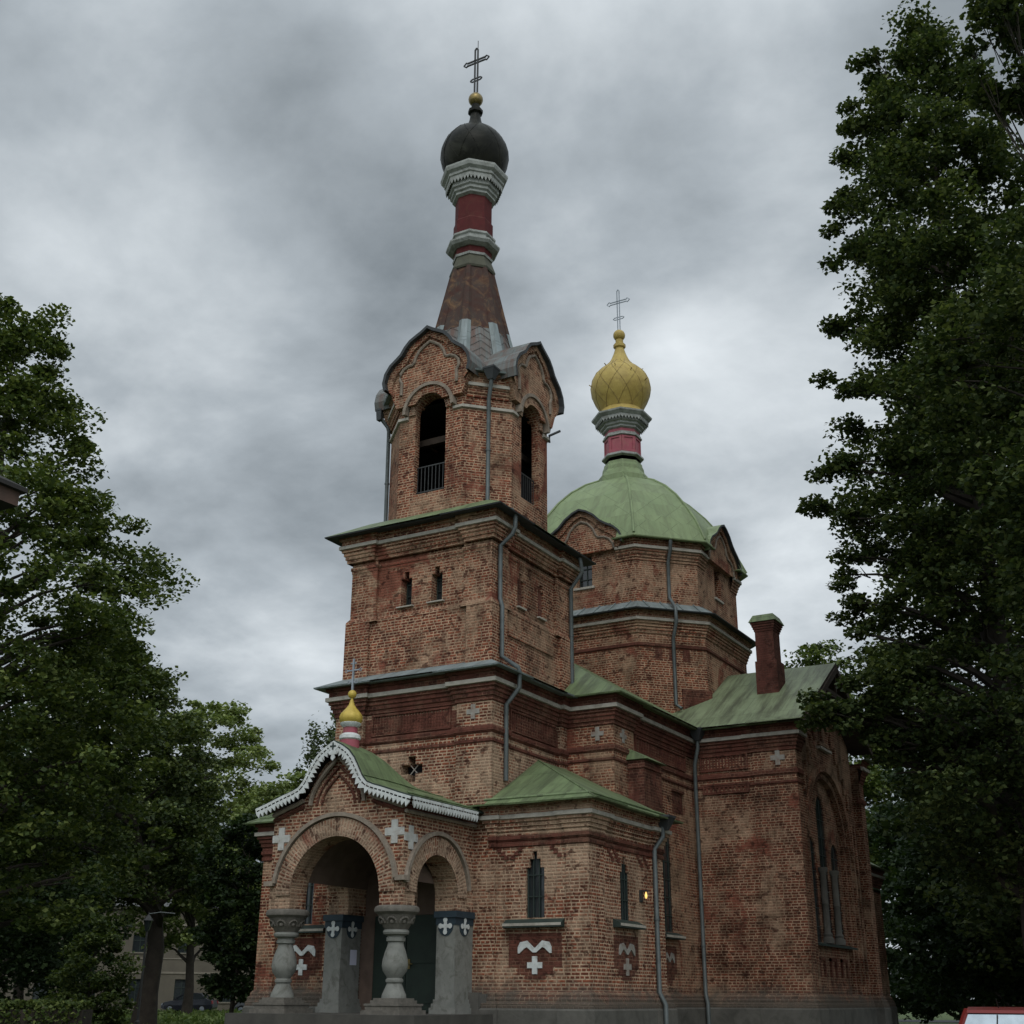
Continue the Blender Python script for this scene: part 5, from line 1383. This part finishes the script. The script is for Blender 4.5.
def tree(x, y, prof, nclump, nleaf, size, mat, label, name='broadleaf_tree', trunk=(.35, .0), clump=.7, squash=(1, 1), gap=.35, lean=(0, 0), seed=1, group=None, limbs=26, droop=0.0, inner=.35, bark=None, trunk_top=.85, aspect=.5, extra=()):
    """prof: (height, crown radius) pairs. Foliage sits in clumps hung on limbs, densest towards the outside."""
    global rng
    rng = np.random.default_rng(seed)
    root = thing(name, label, 'tree', (x, y, 0), group)
    zs = np.array([p[0] for p in prof], float); rs = np.array([p[1] for p in prof], float)
    H = zs[-1]
    # clump centres
    zz = np.linspace(zs[0], zs[-1], 200); rr = np.interp(zz, zs, rs); w = rr + .25; w /= w.sum()
    z = rng.choice(zz, nclump, p=w) + rng.normal(0, .15, nclump)
    a = rng.uniform(0, 2 * pi, nclump)
    R0 = np.interp(z, zs, rs)
    lob = 1 + .11 * np.sin(3 * a + z * .55 + seed) + .09 * np.sin(5 * a - z * 1.3 + 2 * seed) + rng.normal(0, .06, nclump)
    f = inner + (1 - inner) * np.sqrt(rng.uniform(0, 1, nclump))
    r = R0 * f * lob
    cxs = x + lean[0] * z / H + r * np.cos(a) * squash[0]; cys = y + lean[1] * z / H + r * np.sin(a) * squash[1]
    C = np.stack([cxs, cys, z - droop * (r / max(rs)) ** 2], 1)
    if len(extra):
        ex_ = np.repeat(np.array(extra, float), 4, 0); ex_ = ex_ + rng.normal(0, .33, ex_.shape); C = np.vstack([C, ex_]); nclump = len(C)
    cs = clump * rng.uniform(.5, 1.3, nclump)
    if len(extra): cs[-len(ex_):] = clump * .62
    k = rng.poisson(nleaf, nclump) + 5
    idx = np.repeat(np.arange(nclump), k)
    d = rng.normal(size=(len(idx), 3)); d /= np.linalg.norm(d, axis=1)[:, None]
    d *= (rng.uniform(0, 1, len(idx)) ** .5)[:, None]
    d[:, 2] *= aspect
    pts = C[idx] + d * cs[idx][:, None]
    if droop > 0: pts[:, 2] -= droop * .5 * rng.exponential(.5, len(idx))
    pts = pts[pts[:, 2] > max(.15, zs[0] - 1.2)]
    leafmesh('crown', pts, size, .75, mat, root)
    # trunk and limbs
    m = MB(); tr = trunk[0]
    top = H * trunk_top
    lx = lambda h: (x + lean[0] * max(0, h / H - .25) / .75 + .12 * sin(h * .7 + seed), y + lean[1] * max(0, h / H - .25) / .75 + .12 * cos(h * .6 + seed), h)
    hs = np.linspace(-.1, top, 9)
    m.tube([lx(h) for h in hs], [tr * (1.35 if i == 0 else 1) * (1 - .86 * i / 8) for i in range(9)], 9)
    order = list(rng.permutation(nclump)[:limbs]) + list(range(nclump - 4 * len(extra), nclump, 2))
    for i in order:
        c = Vector(C[i]); h0 = max(zs[0] * .6, min(top * .95, c.z - .35 * math.hypot(c.x - x, c.y - y) - .5))
        s0 = Vector(lx(h0)); rad = max(.02, tr * (1 - .8 * h0 / top) * .5)
        mid = s0.lerp(c, .5) + Vector((0, 0, .35 * (c - s0).length * .3))
        q1 = s0.lerp(mid, .5) + Vector((rng.normal(0, .1), rng.normal(0, .1), 0)); q2 = mid.lerp(c, .5) + Vector((rng.normal(0, .12), rng.normal(0, .12), .1))
        m.tube([s0, q1, mid, q2, c], [rad, rad * .75, rad * .5, rad * .3, .012], 5)
        for _ in range(3):                 # twigs
            e = c + Vector(np.clip(rng.normal(0, .3, 3), -.5, .5) * clump * .8) - (c - mid).normalized() * .25; m.tube([mid.lerp(c, rng.uniform(.4, .85)), e], [rad * .22, .008], 4)
    m.build('trunk', bark or M_bark, root, 60, uvs=False)
    return root

# ---- right of the church
tree(9.75, 9.6, [(4.5, 2.4), (6.6, 3.2), (8.2, 3.8), (10, 3.5), (12, 3.2), (14, 3.3), (16.2, 3.6), (19, 3.0), (21.8, 2.9), (24, 2.9), (26, 2.4), (27.8, 1.75), (29.4, 1.1), (30.6, .5)], 900, 180, .115, M_leafA,
     'tall dark maple beside the transept gable, its crown cut by the right edge', 'maple_tree', trunk=(.40,), clump=.72, seed=3, limbs=70, inner=.15,
     extra=[(5.7, 6.5, 8.4), (6.1, 6.4, 8.15), (6.6, 6.6, 8.4), (6.9, 6.9, 7.8), (7.3, 7.1, 8.0), (7.6, 7.2, 8.7), (7.0, 6.8, 8.5), (7.9, 7.6, 7.6), (6.1, 8.9, 15.9), (6.8, 9.1, 23.1), (6.4, 9.0, 18.2), (6.3, 9.0, 13.0), (5.9, 8.9, 14.3), (6.1, 8.9, 11.6), (6.6, 9.1, 20.4), (7.6, 9.2, 27.4), (8.5, 9.4, 29.5)])
tree(13.6, 3.2, [(6, 2.2), (9, 3.0), (12, 3.4), (15, 3.5), (17.0, 2.6), (18.6, 1.2), (19.4, .4)], 400, 150, .115, M_leafA,
     'maple nearest the camera on the far right, only its branch ends in view', 'maple_tree', trunk=(.34,), clump=.65, seed=8, limbs=60,
     extra=[(12.8, .9, 22.6), (13.1, .9, 21.9), (12.3, .9, 20.7), (12.7, .9, 20.6), (13.1, 1.0, 21.0), (13.5, 1.2, 22.2), (12.5, 1.0, 23.0)])
tree(9.6, 21.5, [(3, 3.8), (6, 5.0), (10, 5.4), (15, 5.4), (20, 4.8), (24, 3.2), (27, 1.5)], 420, 120, .19, M_leafA,
     'broad dark tree standing behind the tall maple, right of the transept', trunk=(.4,), clump=1.05, seed=12, limbs=30)
tree(2.6, 36.5, [(1.2, 3.2), (4, 4.6), (7, 4.6), (9.5, 3.6), (11.5, 1.8)], 260, 120, .2, M_leafE, 'low shaded tree just right of the far church wall', trunk=(.25,), clump=1.0, seed=14, limbs=14)
tree(6.3, 29.5, [(.6, 3.2), (3, 4.4), (6, 4.5), (9, 3.4), (11, 1.4)], 260, 130, .18, M_leafE, 'low shaded tree behind the red car', trunk=(.22,), clump=1.0, seed=15, limbs=14)
tree(11.6, 27.5, [(.6, 3.6), (3, 4.6), (7, 4.8), (11, 4.0), (13.5, 2)], 280, 130, .18, M_leafE, 'low shaded tree at the right edge beyond the red car', trunk=(.25,), clump=1.0, seed=16, limbs=14)
tree(-5.4, 47.9, [(8, 2.8), (12, 3.4), (16, 3.4), (18.8, 2.6), (20.6, 1.6), (21.4, .8)], 240, 120, .2, M_leafB, 'yellowish green round tree rising behind the transept roof', trunk=(.35,), clump=1.15, seed=17, limbs=12)
tree(-1, 62, [(2, 6), (8, 7), (14, 6), (19, 3), (21, 1)], 240, 110, .32, M_leafE, 'distant dark tree far behind the transept corner', trunk=(.4,), clump=1.4, seed=18, limbs=8)
tree(10, 62, [(1, 6), (6, 7.5), (12, 7), (17, 4), (20, 1)], 260, 110, .32, M_leafE, 'distant dark tree on the right beyond the low shaded trees', trunk=(.4,), clump=1.5, seed=19, limbs=8)
# ---- left of the church
tree(-17.8, -.9, [(3.5, 4.2), (6, 5.4), (9, 5.7), (12, 5.8), (14.3, 5.4), (16.2, 4.0), (18.4, 2.6), (20.4, 2.2), (22.0, 1.7), (22.7, 1.1)], 700, 190, .125, M_leafB,
     'big spreading oak at the left edge with bare limbs showing', 'oak_tree', trunk=(.42,), clump=.78, seed=21, limbs=90, inner=.3)
tree(-31.6, 22.0, [(5.8, 3.2), (8, 4.5), (11, 4.8), (14, 4.4), (16.5, 3.2), (18.2, 1.7), (19.0, .6)], 460, 160, .155, M_leafA,
     'dark tree on a thick bare trunk in front of the beige house', trunk=(.52,), clump=.95, seed=23, limbs=30, lean=(-3.4, -2.6), trunk_top=.8)
tree(-48.0, 42.0, [(5, 4.0), (9, 5.2), (14, 5.4), (17.5, 4.8), (19.8, 3.4), (21.2, 1.9)], 300, 130, .22, M_leafC,
     'light green airy ash left of the porch with sky between its branches', 'ash_tree', trunk=(.32,), clump=1.0, seed=25, limbs=60, inner=.2)
tree(-47.5, 55.5, [(4, 3.0), (8, 4.2), (13, 4.4), (18, 3.4), (21.8, 2.0), (23.5, .9)], 220, 130, .22, M_leafD,
     'weeping birch with hanging twigs, close left of the porch gable', 'birch_tree', trunk=(.25,), clump=.9, seed=26, limbs=50, droop=2.4, aspect=1.6)
tree(-39.5, 57.5, [(5, 3.0), (9, 4.0), (14, 4.0), (18, 2.8), (21.5, 1.2)], 190, 130, .22, M_leafD,
     'second weeping birch, half hidden behind the porch gable', 'birch_tree', trunk=(.22,), clump=.9, seed=27, limbs=40, droop=2.2, aspect=1.6)
tree(-25.4, 24.2, [(3, 2.4), (5.5, 3.2), (8, 3.1), (10.3, 2.1), (11.5, 1.0)], 220, 130, .17, M_leafC, 'bright green round tree right behind the porch gable', trunk=(.2,), clump=.75, seed=28, limbs=16)
tree(-17.2, 11.7, [(1.6, .9), (2.6, 1.35), (4, 1.6), (5.6, 1.5), (6.9, 1.1), (7.7, .4)], 170, 120, .125, M_leafE, 'small dense dark tree at the left of the porch', trunk=(.10,), clump=.55, seed=29, limbs=14)
tree(-31.5, 12.0, [(.8, 3.5), (3, 5.0), (6, 5.2), (9, 4.0), (11, 1.8)], 300, 120, .17, M_leafE, 'dark low crown under the oak at the left edge', trunk=(.28,), clump=.95, seed=30, limbs=20)
tree(-44, 21, [(2, 5), (6, 6.5), (11, 6.5), (15, 4), (17.5, 1)], 260, 120, .22, M_leafE, 'dark tree far behind the clipped hedge', trunk=(.35,), clump=1.2, seed=31, limbs=10)
tree(-62, 40, [(4, 6), (9, 7.5), (14, 6.5), (18, 3)], 260, 110, .3, M_leafE, 'distant tree on the far left beyond the street lamp', trunk=(.4,), clump=1.4, seed=32, limbs=8)
tree(-47.8, 38.3, [(7.5, 3.2), (9.5, 4.4), (12, 4.2), (14, 2.4), (15.5, .8)], 220, 120, .22, M_leafA, 'mid green tree over the roof of the beige house', trunk=(.3,), clump=1.0, seed=33, limbs=14)
r_ = tree(-22.4, 10.0, [(.5, 1.1), (1.4, 1.5), (2.6, 1.3), (3.6, .7), (4.1, .2)], 90, 120, .10, M_leafB, 'tall loose shrub beside the street lamp', 'shrub', trunk=(.05,), clump=.42, seed=34, limbs=16)
r_['category'] = 'shrub'

# clipped hedge along the left
rng = np.random.default_rng(40)
def hedge(x0, y0, x1, y1, w, h, n, label):
    root = thing('clipped_hedge', label, 'hedge', ((x0 + x1) / 2, (y0 + y1) / 2, 0))
    d = np.array([x1 - x0, y1 - y0]); ln = np.linalg.norm(d); d = d / ln; nn = np.array([-d[1], d[0]])
    u = rng.uniform(0, ln, n); v = rng.uniform(-w / 2, w / 2, n); z = rng.uniform(.1, h, n)
    f = rng.integers(0, 3, n)                # push the leaves onto the clipped faces
    v = np.where(f == 0, np.sign(v) * w / 2 + rng.normal(0, .03, n), v); z = np.where(f == 1, h + rng.normal(0, .035, n), z)
    pts = np.stack([x0 + d[0] * u + nn[0] * v, y0 + d[1] * u + nn[1] * v, z], 1)
    leafmesh('foliage', pts, .085, .3, M_leafB, root)
    m = MB(); m.obox((x0 - nn[0] * w * .4, y0 - nn[1] * w * .4, 0), (d[0] * ln, d[1] * ln, 0), (nn[0] * w * .8, nn[1] * w * .8, 0), (0, 0, h * .9)); m.build('twig_core', M_bark, root, uvs=False)
hedge(-19, -3.2, -12.4, .6, 1.1, 1.42, 16000, 'clipped hedge along the lawn at the left edge')

# weeds and long grass in front of the porch
def weeds(name, n, region, zmax, size, mat, kindlabel):
    c = []
    for _ in range(n):
        x, y, h = region()
        k = rng.integers(5, 12)
        for j in range(k): c.append((x + rng.normal(0, .07), y + rng.normal(0, .07), h * (j + .5) / k + rng.normal(0, .03)))
    o = leafmesh(name, np.array(c), size, .1, mat, None, elong=2.4)
    o['kind'] = 'stuff'; return o
def reg1():
    f = rng.uniform(0, 1); d = rng.normal(0, .8)
    x, y = .2 + 2.6 * f + d * -.55, -12.6 + 3.9 * f + d * .8
    return x, y, (.98 + .24 * min(1, f * 1.5)) * (1 - .25 * abs(rng.normal(0, .5))) * (1 if f < .93 else .8)
weeds('tall_weeds', 1700, reg1, 1.3, .055, M_weed, '')
def reg2():
    a = radians(rng.uniform(-53, -37)); d = rng.uniform(40, 105)
    x, y = 14.2 + d * sin(a), -24.1 + d * cos(a)
    return x, y, gz(x, y) + rng.uniform(.12, .35)
weeds('long_grass', 5200, reg2, .4, .16, M_weed, '')

# ================================================================== beige house far left
def house():
    B = thing('beige_house', 'pale beige two storey house with small dark windows beyond the trees', 'house', (-72, 63, .4))
    mw = plain('beige render', (0.125, 0.11, 0.085), (0.095, 0.083, 0.065), 0.9, scale=1.2, stain=(0.12, 0.105, 0.085))  # render colour darkened to carry the shade of the trees
    mt = plain('house trim', (0.22, 0.195, 0.155), None, 0.9); mr = plain('grey tin house roof', (0.10, 0.10, 0.10), None, 0.7)
    c, u = Vector((-71.5, 60.5, .3)), Vector((.72, .694, 0)); n = Vector((.694, -.72, 0))
    W, D, H = 15, 11, 8.6
    m = MB()
    O = c - u * W
    wx = [3.3 + k * 3.9 for k in range(7)]
    holes = [[(x - .62, 4.95), (x + .62, 4.95), (x + .62, 6.5), (x - .62, 6.5)] for x in wx] + [[(x - .6, .9), (x + .6, .9), (x + .6, 2.75), (x - .6, 2.75)] for x in wx]
    m.panel([(0, 0), (2 * W, 0), (2 * W, H), (0, H)], holes, O, u, ZU, 0, .25)
    for a, b in ((c + u * W, c + u * W - n * D), (c + u * W - n * D, O - n * D), (O - n * D, O)):
        m.poly([a, b, b + Vector((0, 0, H)), a + Vector((0, 0, H))])
    m.build('wall', mw, B)
    m = MB()
    for z, p, h in ((3.2, .06, .16), (4.4, .05, .1), (7.2, .12, .22), (H - .05, .3, .2)):
        m.obox(O + Vector((0, 0, z)), u * 2 * W, Vector((0, 0, h)), n * p)
    m.build('string_course', mt, B)
    m = MB(); e = .5; Z = Vector((0, 0, H + .16)); R = Vector((0, 0, H + 3.4))
    p = [O + n * e - u * e + Z, c + u * (W + e) + n * e + Z, c + u * (W + e) - n * (D + e) + Z, O - u * e - n * (D + e) + Z, O + u * 6 - n * D / 2 + R, c + u * (W - 6) - n * D / 2 + R]
    for q in ((0, 1, 5, 4), (1, 2, 5), (2, 3, 4, 5), (3, 0, 4)): m.poly([p[k] for k in q])
    m.poly([p[3], p[2], p[1], p[0]]); m.build('roof', mr, B)
    for h in holes:
        m = MB(); x0, z0 = h[0]; x1, z1 = h[2]
        m.obox(O + u * x0 - n * .2 + Vector((0, 0, z0)), u * (x1 - x0), Vector((0, 0, z1 - z0)), n * .02)
        w = m.build('window', M_glass, B, uvs=False)
        m = MB()
        for x in (x0, (x0 + x1) / 2 - .03, x1 - .06): m.obox(O + u * x - n * .18 + Vector((0, 0, z0)), u * .06, Vector((0, 0, z1 - z0)), n * .04)
        for z in (z0, z0 + (z1 - z0) * .62, z1 - .06): m.obox(O + u * x0 - n * .175 + Vector((0, 0, z)), u * (x1 - x0), Vector((0, 0, .06)), n * .04)
        m.build('window_frame', M_frame, w, uvs=False)
        m = MB(); m.obox(O + u * (x0 - .1) + Vector((0, 0, z0 - .1)), u * (x1 - x0 + .2), Vector((0, 0, .08)), n * .1); m.build('window_sill', mt, w, uvs=False)
house()

# ================================================================== wooden house whose eave corner pokes in at the left
def cottage():
    B = thing('wooden_house', 'dark wooden house, only its brown eave corner showing at the left edge', 'house', (-1, -20, 0))
    mw = plain('brown boarding', (0.10, 0.062, 0.042), (0.07, 0.045, 0.032), 0.85, scale=4); mf = plain('brown fascia', (0.095, 0.056, 0.042), (0.06, 0.04, 0.03), 0.8, scale=4)
    mr = plain('dark tar roof', (0.03, 0.028, 0.026), None, 0.9)
    x0, x1, y0, y1, H = -6.5, 2.3, -23.5, -16.3, 6.72
    m = MB(); m.walls([(x0, y0), (x1, y0), (x1, y1), (x0, y1)], 0, H, 0, {1: dict(holes=[[(2, 1), (3.1, 1), (3.1, 2.5), (2, 2.5)], [(4.3, 1), (5.4, 1), (5.4, 2.5), (4.3, 2.5)]], d=.12)})
    for k in range(24): m.box(x1, x1 + .02, y0, y1, .2 + k * .27, .22 + k * .27)
    m.build('wall', mw, B)
    ex0, ex1, ey0, ey1 = x0 - .8, x1 + .68, y0 - .8, y1 + .72
    m = MB(); m.poly([(ex0, ey0, H), (ex0, ey1, H), (ex1, ey1, H), (ex1, ey0, H)]); m.build('soffit', mr, B)
    m = MB()
    for a, b in (((ex0, ey0), (ex1, ey0)), ((ex1, ey0), (ex1, ey1)), ((ex1, ey1), (ex0, ey1)), ((ex0, ey1), (ex0, ey0))):
        m.poly([(*a, H - .0), (*b, H - .0), (*b, H + .17), (*a, H + .17)])
    m.build('fascia', mf, B)
    m = MB(); q = [(ex0, ey0), (ex1, ey0), (ex1, ey1), (ex0, ey1)]
    m.sweep(q, [(.0, H + .17), (.06, H + .17), (.06, H + .22)]); e = [(x + sx * .06, y + sy * .06, H + .22) for (x, y), (sx, sy) in zip(q, ((-1, -1), (1, -1), (1, 1), (-1, 1)))]
    r0, r1 = (-4, -19.9, H + 2.2), (-.2, -19.9, H + 2.2)
    m.poly([e[0], e[1], r1, r0]); m.poly([e[1], e[2], r1]); m.poly([e[2], e[3], r0, r1]); m.poly([e[3], e[0], r0]); m.build('roof', mr, B)
    for yy in (y0 + 2, y0 + 4.3):
        m = MB(); m.box(x1 - .1, x1 - .08, yy, yy + 1.1, 1, 2.5); w = m.build('window', M_glass, B)
        m = MB()
        for s in (0, .52, 1.04): m.box(x1 - .075, x1 - .04, yy + s, yy + s + .06, 1, 2.5)
        m.build('window_frame', M_white, w)
cottage()

# ================================================================== street lamp
def lamp():
    x, y = -28.3, 18.2; g0 = gz(x, y)
    B = thing('street_lamp', 'slim dark street lamp with a hanging lantern by the thick trunk', 'street lamp', (x, y, g0))
    m = MB(); m.lathe([(.11, g0), (.11, .6), (.055, .66), (.045, 4.3)], 10, x, y); m.build('pole', M_iron, B, 40)
    m = MB(); m.lathe([(.04, 4.28), (.09, 4.3), (.19, 4.72), (.2, 4.74)], 8, x, y); m.build('lantern', M_glass, B, 30)
    m = MB(); m.lathe([(.24, 4.74), (.2, 4.8), (.08, 4.95), (.03, 5.0), (.03, 5.1)], 8, x, y); m.build('lantern_cap', M_iron, B, 30)
    m = MB(); m.tube([(x, y, 5.02), (x + .4, y + .3, 5.1), (x + .9, y + .7, 5.05)], .025, 6); m.build('bracket', M_pipe, B)
lamp()

# ================================================================== cars
def car(x, y, z, rot, paint, name, label, hatch=False):
    B = thing(name, label, 'car', (x, y, z))
    c, s = cos(rot), sin(rot)
    T = lambda p: (x + p[0] * c - p[1] * s, y + p[0] * s + p[1] * c, z + p[2])
    mp_ = plain(name + ' paint', paint, tuple(v * .9 for v in paint), 0.3, metal=0.2, scale=1, spec=.6)
    # stations along the length: (x, half width sill, half width belt, sill z, belt z)
    st = [(-2.10, .66, .70, .42, .72), (-2.02, .78, .80, .30, .92), (-1.5, .82, .86, .22, 1.0), (-.6, .84, .88, .2, .98), (.6, .84, .88, .2, .95), (1.15, .82, .85, .22, .90), (1.8, .78, .78, .25, .78), (2.12, .62, .62, .36, .62)]
    m = MB()
    ringp = lambda q: [(q[0], -q[1], q[3]), (q[0], -q[2], (q[3] + q[4]) / 2), (q[0], -q[2] * .97, q[4]), (q[0], -q[2] * .6, q[4] + .05), (q[0], q[2] * .6, q[4] + .05), (q[0], q[2] * .97, q[4]), (q[0], q[2], (q[3] + q[4]) / 2), (q[0], q[1], q[3])]
    for a, b in zip(st[:-1], st[1:]):
        A, Bq = ringp(a), ringp(b)
        for k in range(8):
            k2 = (k + 1) % 8; m.poly([T(A[k]), T(A[k2]), T(Bq[k2]), T(Bq[k])])
    m.poly([T(p) for p in ringp(st[0])[::-1]]); m.poly([T(p) for p in ringp(st[-1])])
    m.build('body', mp_, B, 50, uvs=False)
    # cabin: glasshouse with painted roof and pillars
    xr0, xr1, xw0, xw1 = (-1.75, .25, -2.0, 1.05) if hatch else (-1.05, .25, -1.65, 1.05)
    zb, zt, wb, wt = .97, 1.44, .80, .62
    P0 = [(xw0, -wb, zb), (xw1, -wb, zb), (xw1, wb, zb), (xw0, wb, zb)]; P1 = [(xr0, -wt, zt), (xr1, -wt, zt), (xr1, wt, zt), (xr0, wt, zt)]
    m = MB(); m.hexa([T(p) for p in P0 + P1]); m.build('windows', M_glass if not hatch else M_car_glass, B, uvs=False)
    m = MB()
    rf = [(xr0 - .06, -wt - .01, zt - .01), (xr0 + .3, -wt - .02, zt + .05), (xr1 - .2, -wt - .02, zt + .05), (xr1 + .08, -wt - .01, zt - .01)]
    for a, b in zip(rf[:-1], rf[1:]):
        m.poly([T(a), T(b), T((b[0], -b[1], b[2])), T((a[0], -a[1], a[2]))])
        m.poly([T(a), T((a[0], a[1], a[2] - .05)), T((b[0], b[1], b[2] - .05)), T(b)]); m.poly([T((a[0], -a[1], a[2])), T((b[0], -b[1], b[2])), T((b[0], -b[1], b[2] - .05)), T((a[0], -a[1], a[2] - .05))])
    a = rf[0]; m.poly([T(a), T((a[0], -a[1], a[2])), T((a[0] - .01, -a[1], a[2] - .06)), T((a[0] - .01, a[1], a[2] - .06))])
    for p, q in zip(P0, P1): m.bar(T(p), T(q), .09)
    for sg in (-1, 1): m.bar(T((-.35, sg * wb, zb)), T((-.35, sg * wt, zt)), .08)
    m.build('roof', mp_, B, 40, uvs=False)
    for wx_ in (-1.3, 1.3):
        for sg in (-1, 1):
            m = MB(); cc = T((wx_, sg * .76, .31)); ax = Vector((-s, c, 0)) * sg
            pts = []
            m.tube([Vector(cc) - ax * .09, Vector(cc) + ax * .1], .31, 18); w = m.build('wheel', plain('tyre', (.02, .02, .02), None, .9), B, 40, uvs=False)
            m = MB(); m.tube([Vector(cc) + ax * .095, Vector(cc) + ax * .112], .19, 14); m.build('rim', M_zinc, w, uvs=False)
    for sg in (-1, 1):
        m = MB(); m.hexa([T(p) for p in ((1.98, sg * .62 - .14, .58), (2.13, sg * .5 - .1, .58), (2.13, sg * .5 + .1, .58), (1.98, sg * .62 + .14, .58), (1.9, sg * .62 - .14, .74), (2.06, sg * .5 - .1, .70), (2.06, sg * .5 + .1, .70), (1.9, sg * .62 + .14, .74))]); m.build('headlight', M_zinc, B, uvs=False)
        m = MB(); m.hexa([T(p) for p in ((-2.13, sg * .68 - .1, .68), (-2.0, sg * .68 - .1, .68), (-2.0, sg * .68 + .1, .68), (-2.13, sg * .68 + .1, .68), (-2.1, sg * .68 - .1, .92), (-1.98, sg * .68 - .1, .92), (-1.98, sg * .68 + .1, .92), (-2.1, sg * .68 + .1, .92))]); m.build('tail_light', plain('red lens', (.25, .015, .015), None, .3), B, uvs=False)
        m = MB(); m.obox(T((.78, sg * .92 - .09, .98)), Vector((c, s, 0)) * .1, Vector((-s, c, 0)) * .18, (0, 0, .12)); m.build('mirror', mp_, B, uvs=False)
    if hatch:
        m = MB(); m.tube([T((-1.55, 0, zt + .03)), T((-1.75, 0, zt + .22))], .008, 5); m.build('aerial', M_iron, B, uvs=False)
        m = MB(); m.bar(T((-2.0, .02, 1.02)), T((-1.83, 0, 1.36)), .018); m.build('wiper', M_iron, B, uvs=False)
M_car_glass = plain('sky reflecting car glass', (.42, .47, .5), None, .06, metal=.9)
car(-61.0, 56.2, gz(-61, 56.2), radians(205), (.012, .015, .024), 'parked_car', 'dark blue saloon parked on the road before the beige house')
car(-52.6, 55.0, gz(-52.6, 55), radians(205), (.05, .055, .06), 'parked_car', 'dark grey car half hidden behind the porch steps')
car(9.12, 7.6, 0, radians(91), (.24, .028, .022), 'parked_car', 'red hatchback seen from behind in the lower right corner', True)
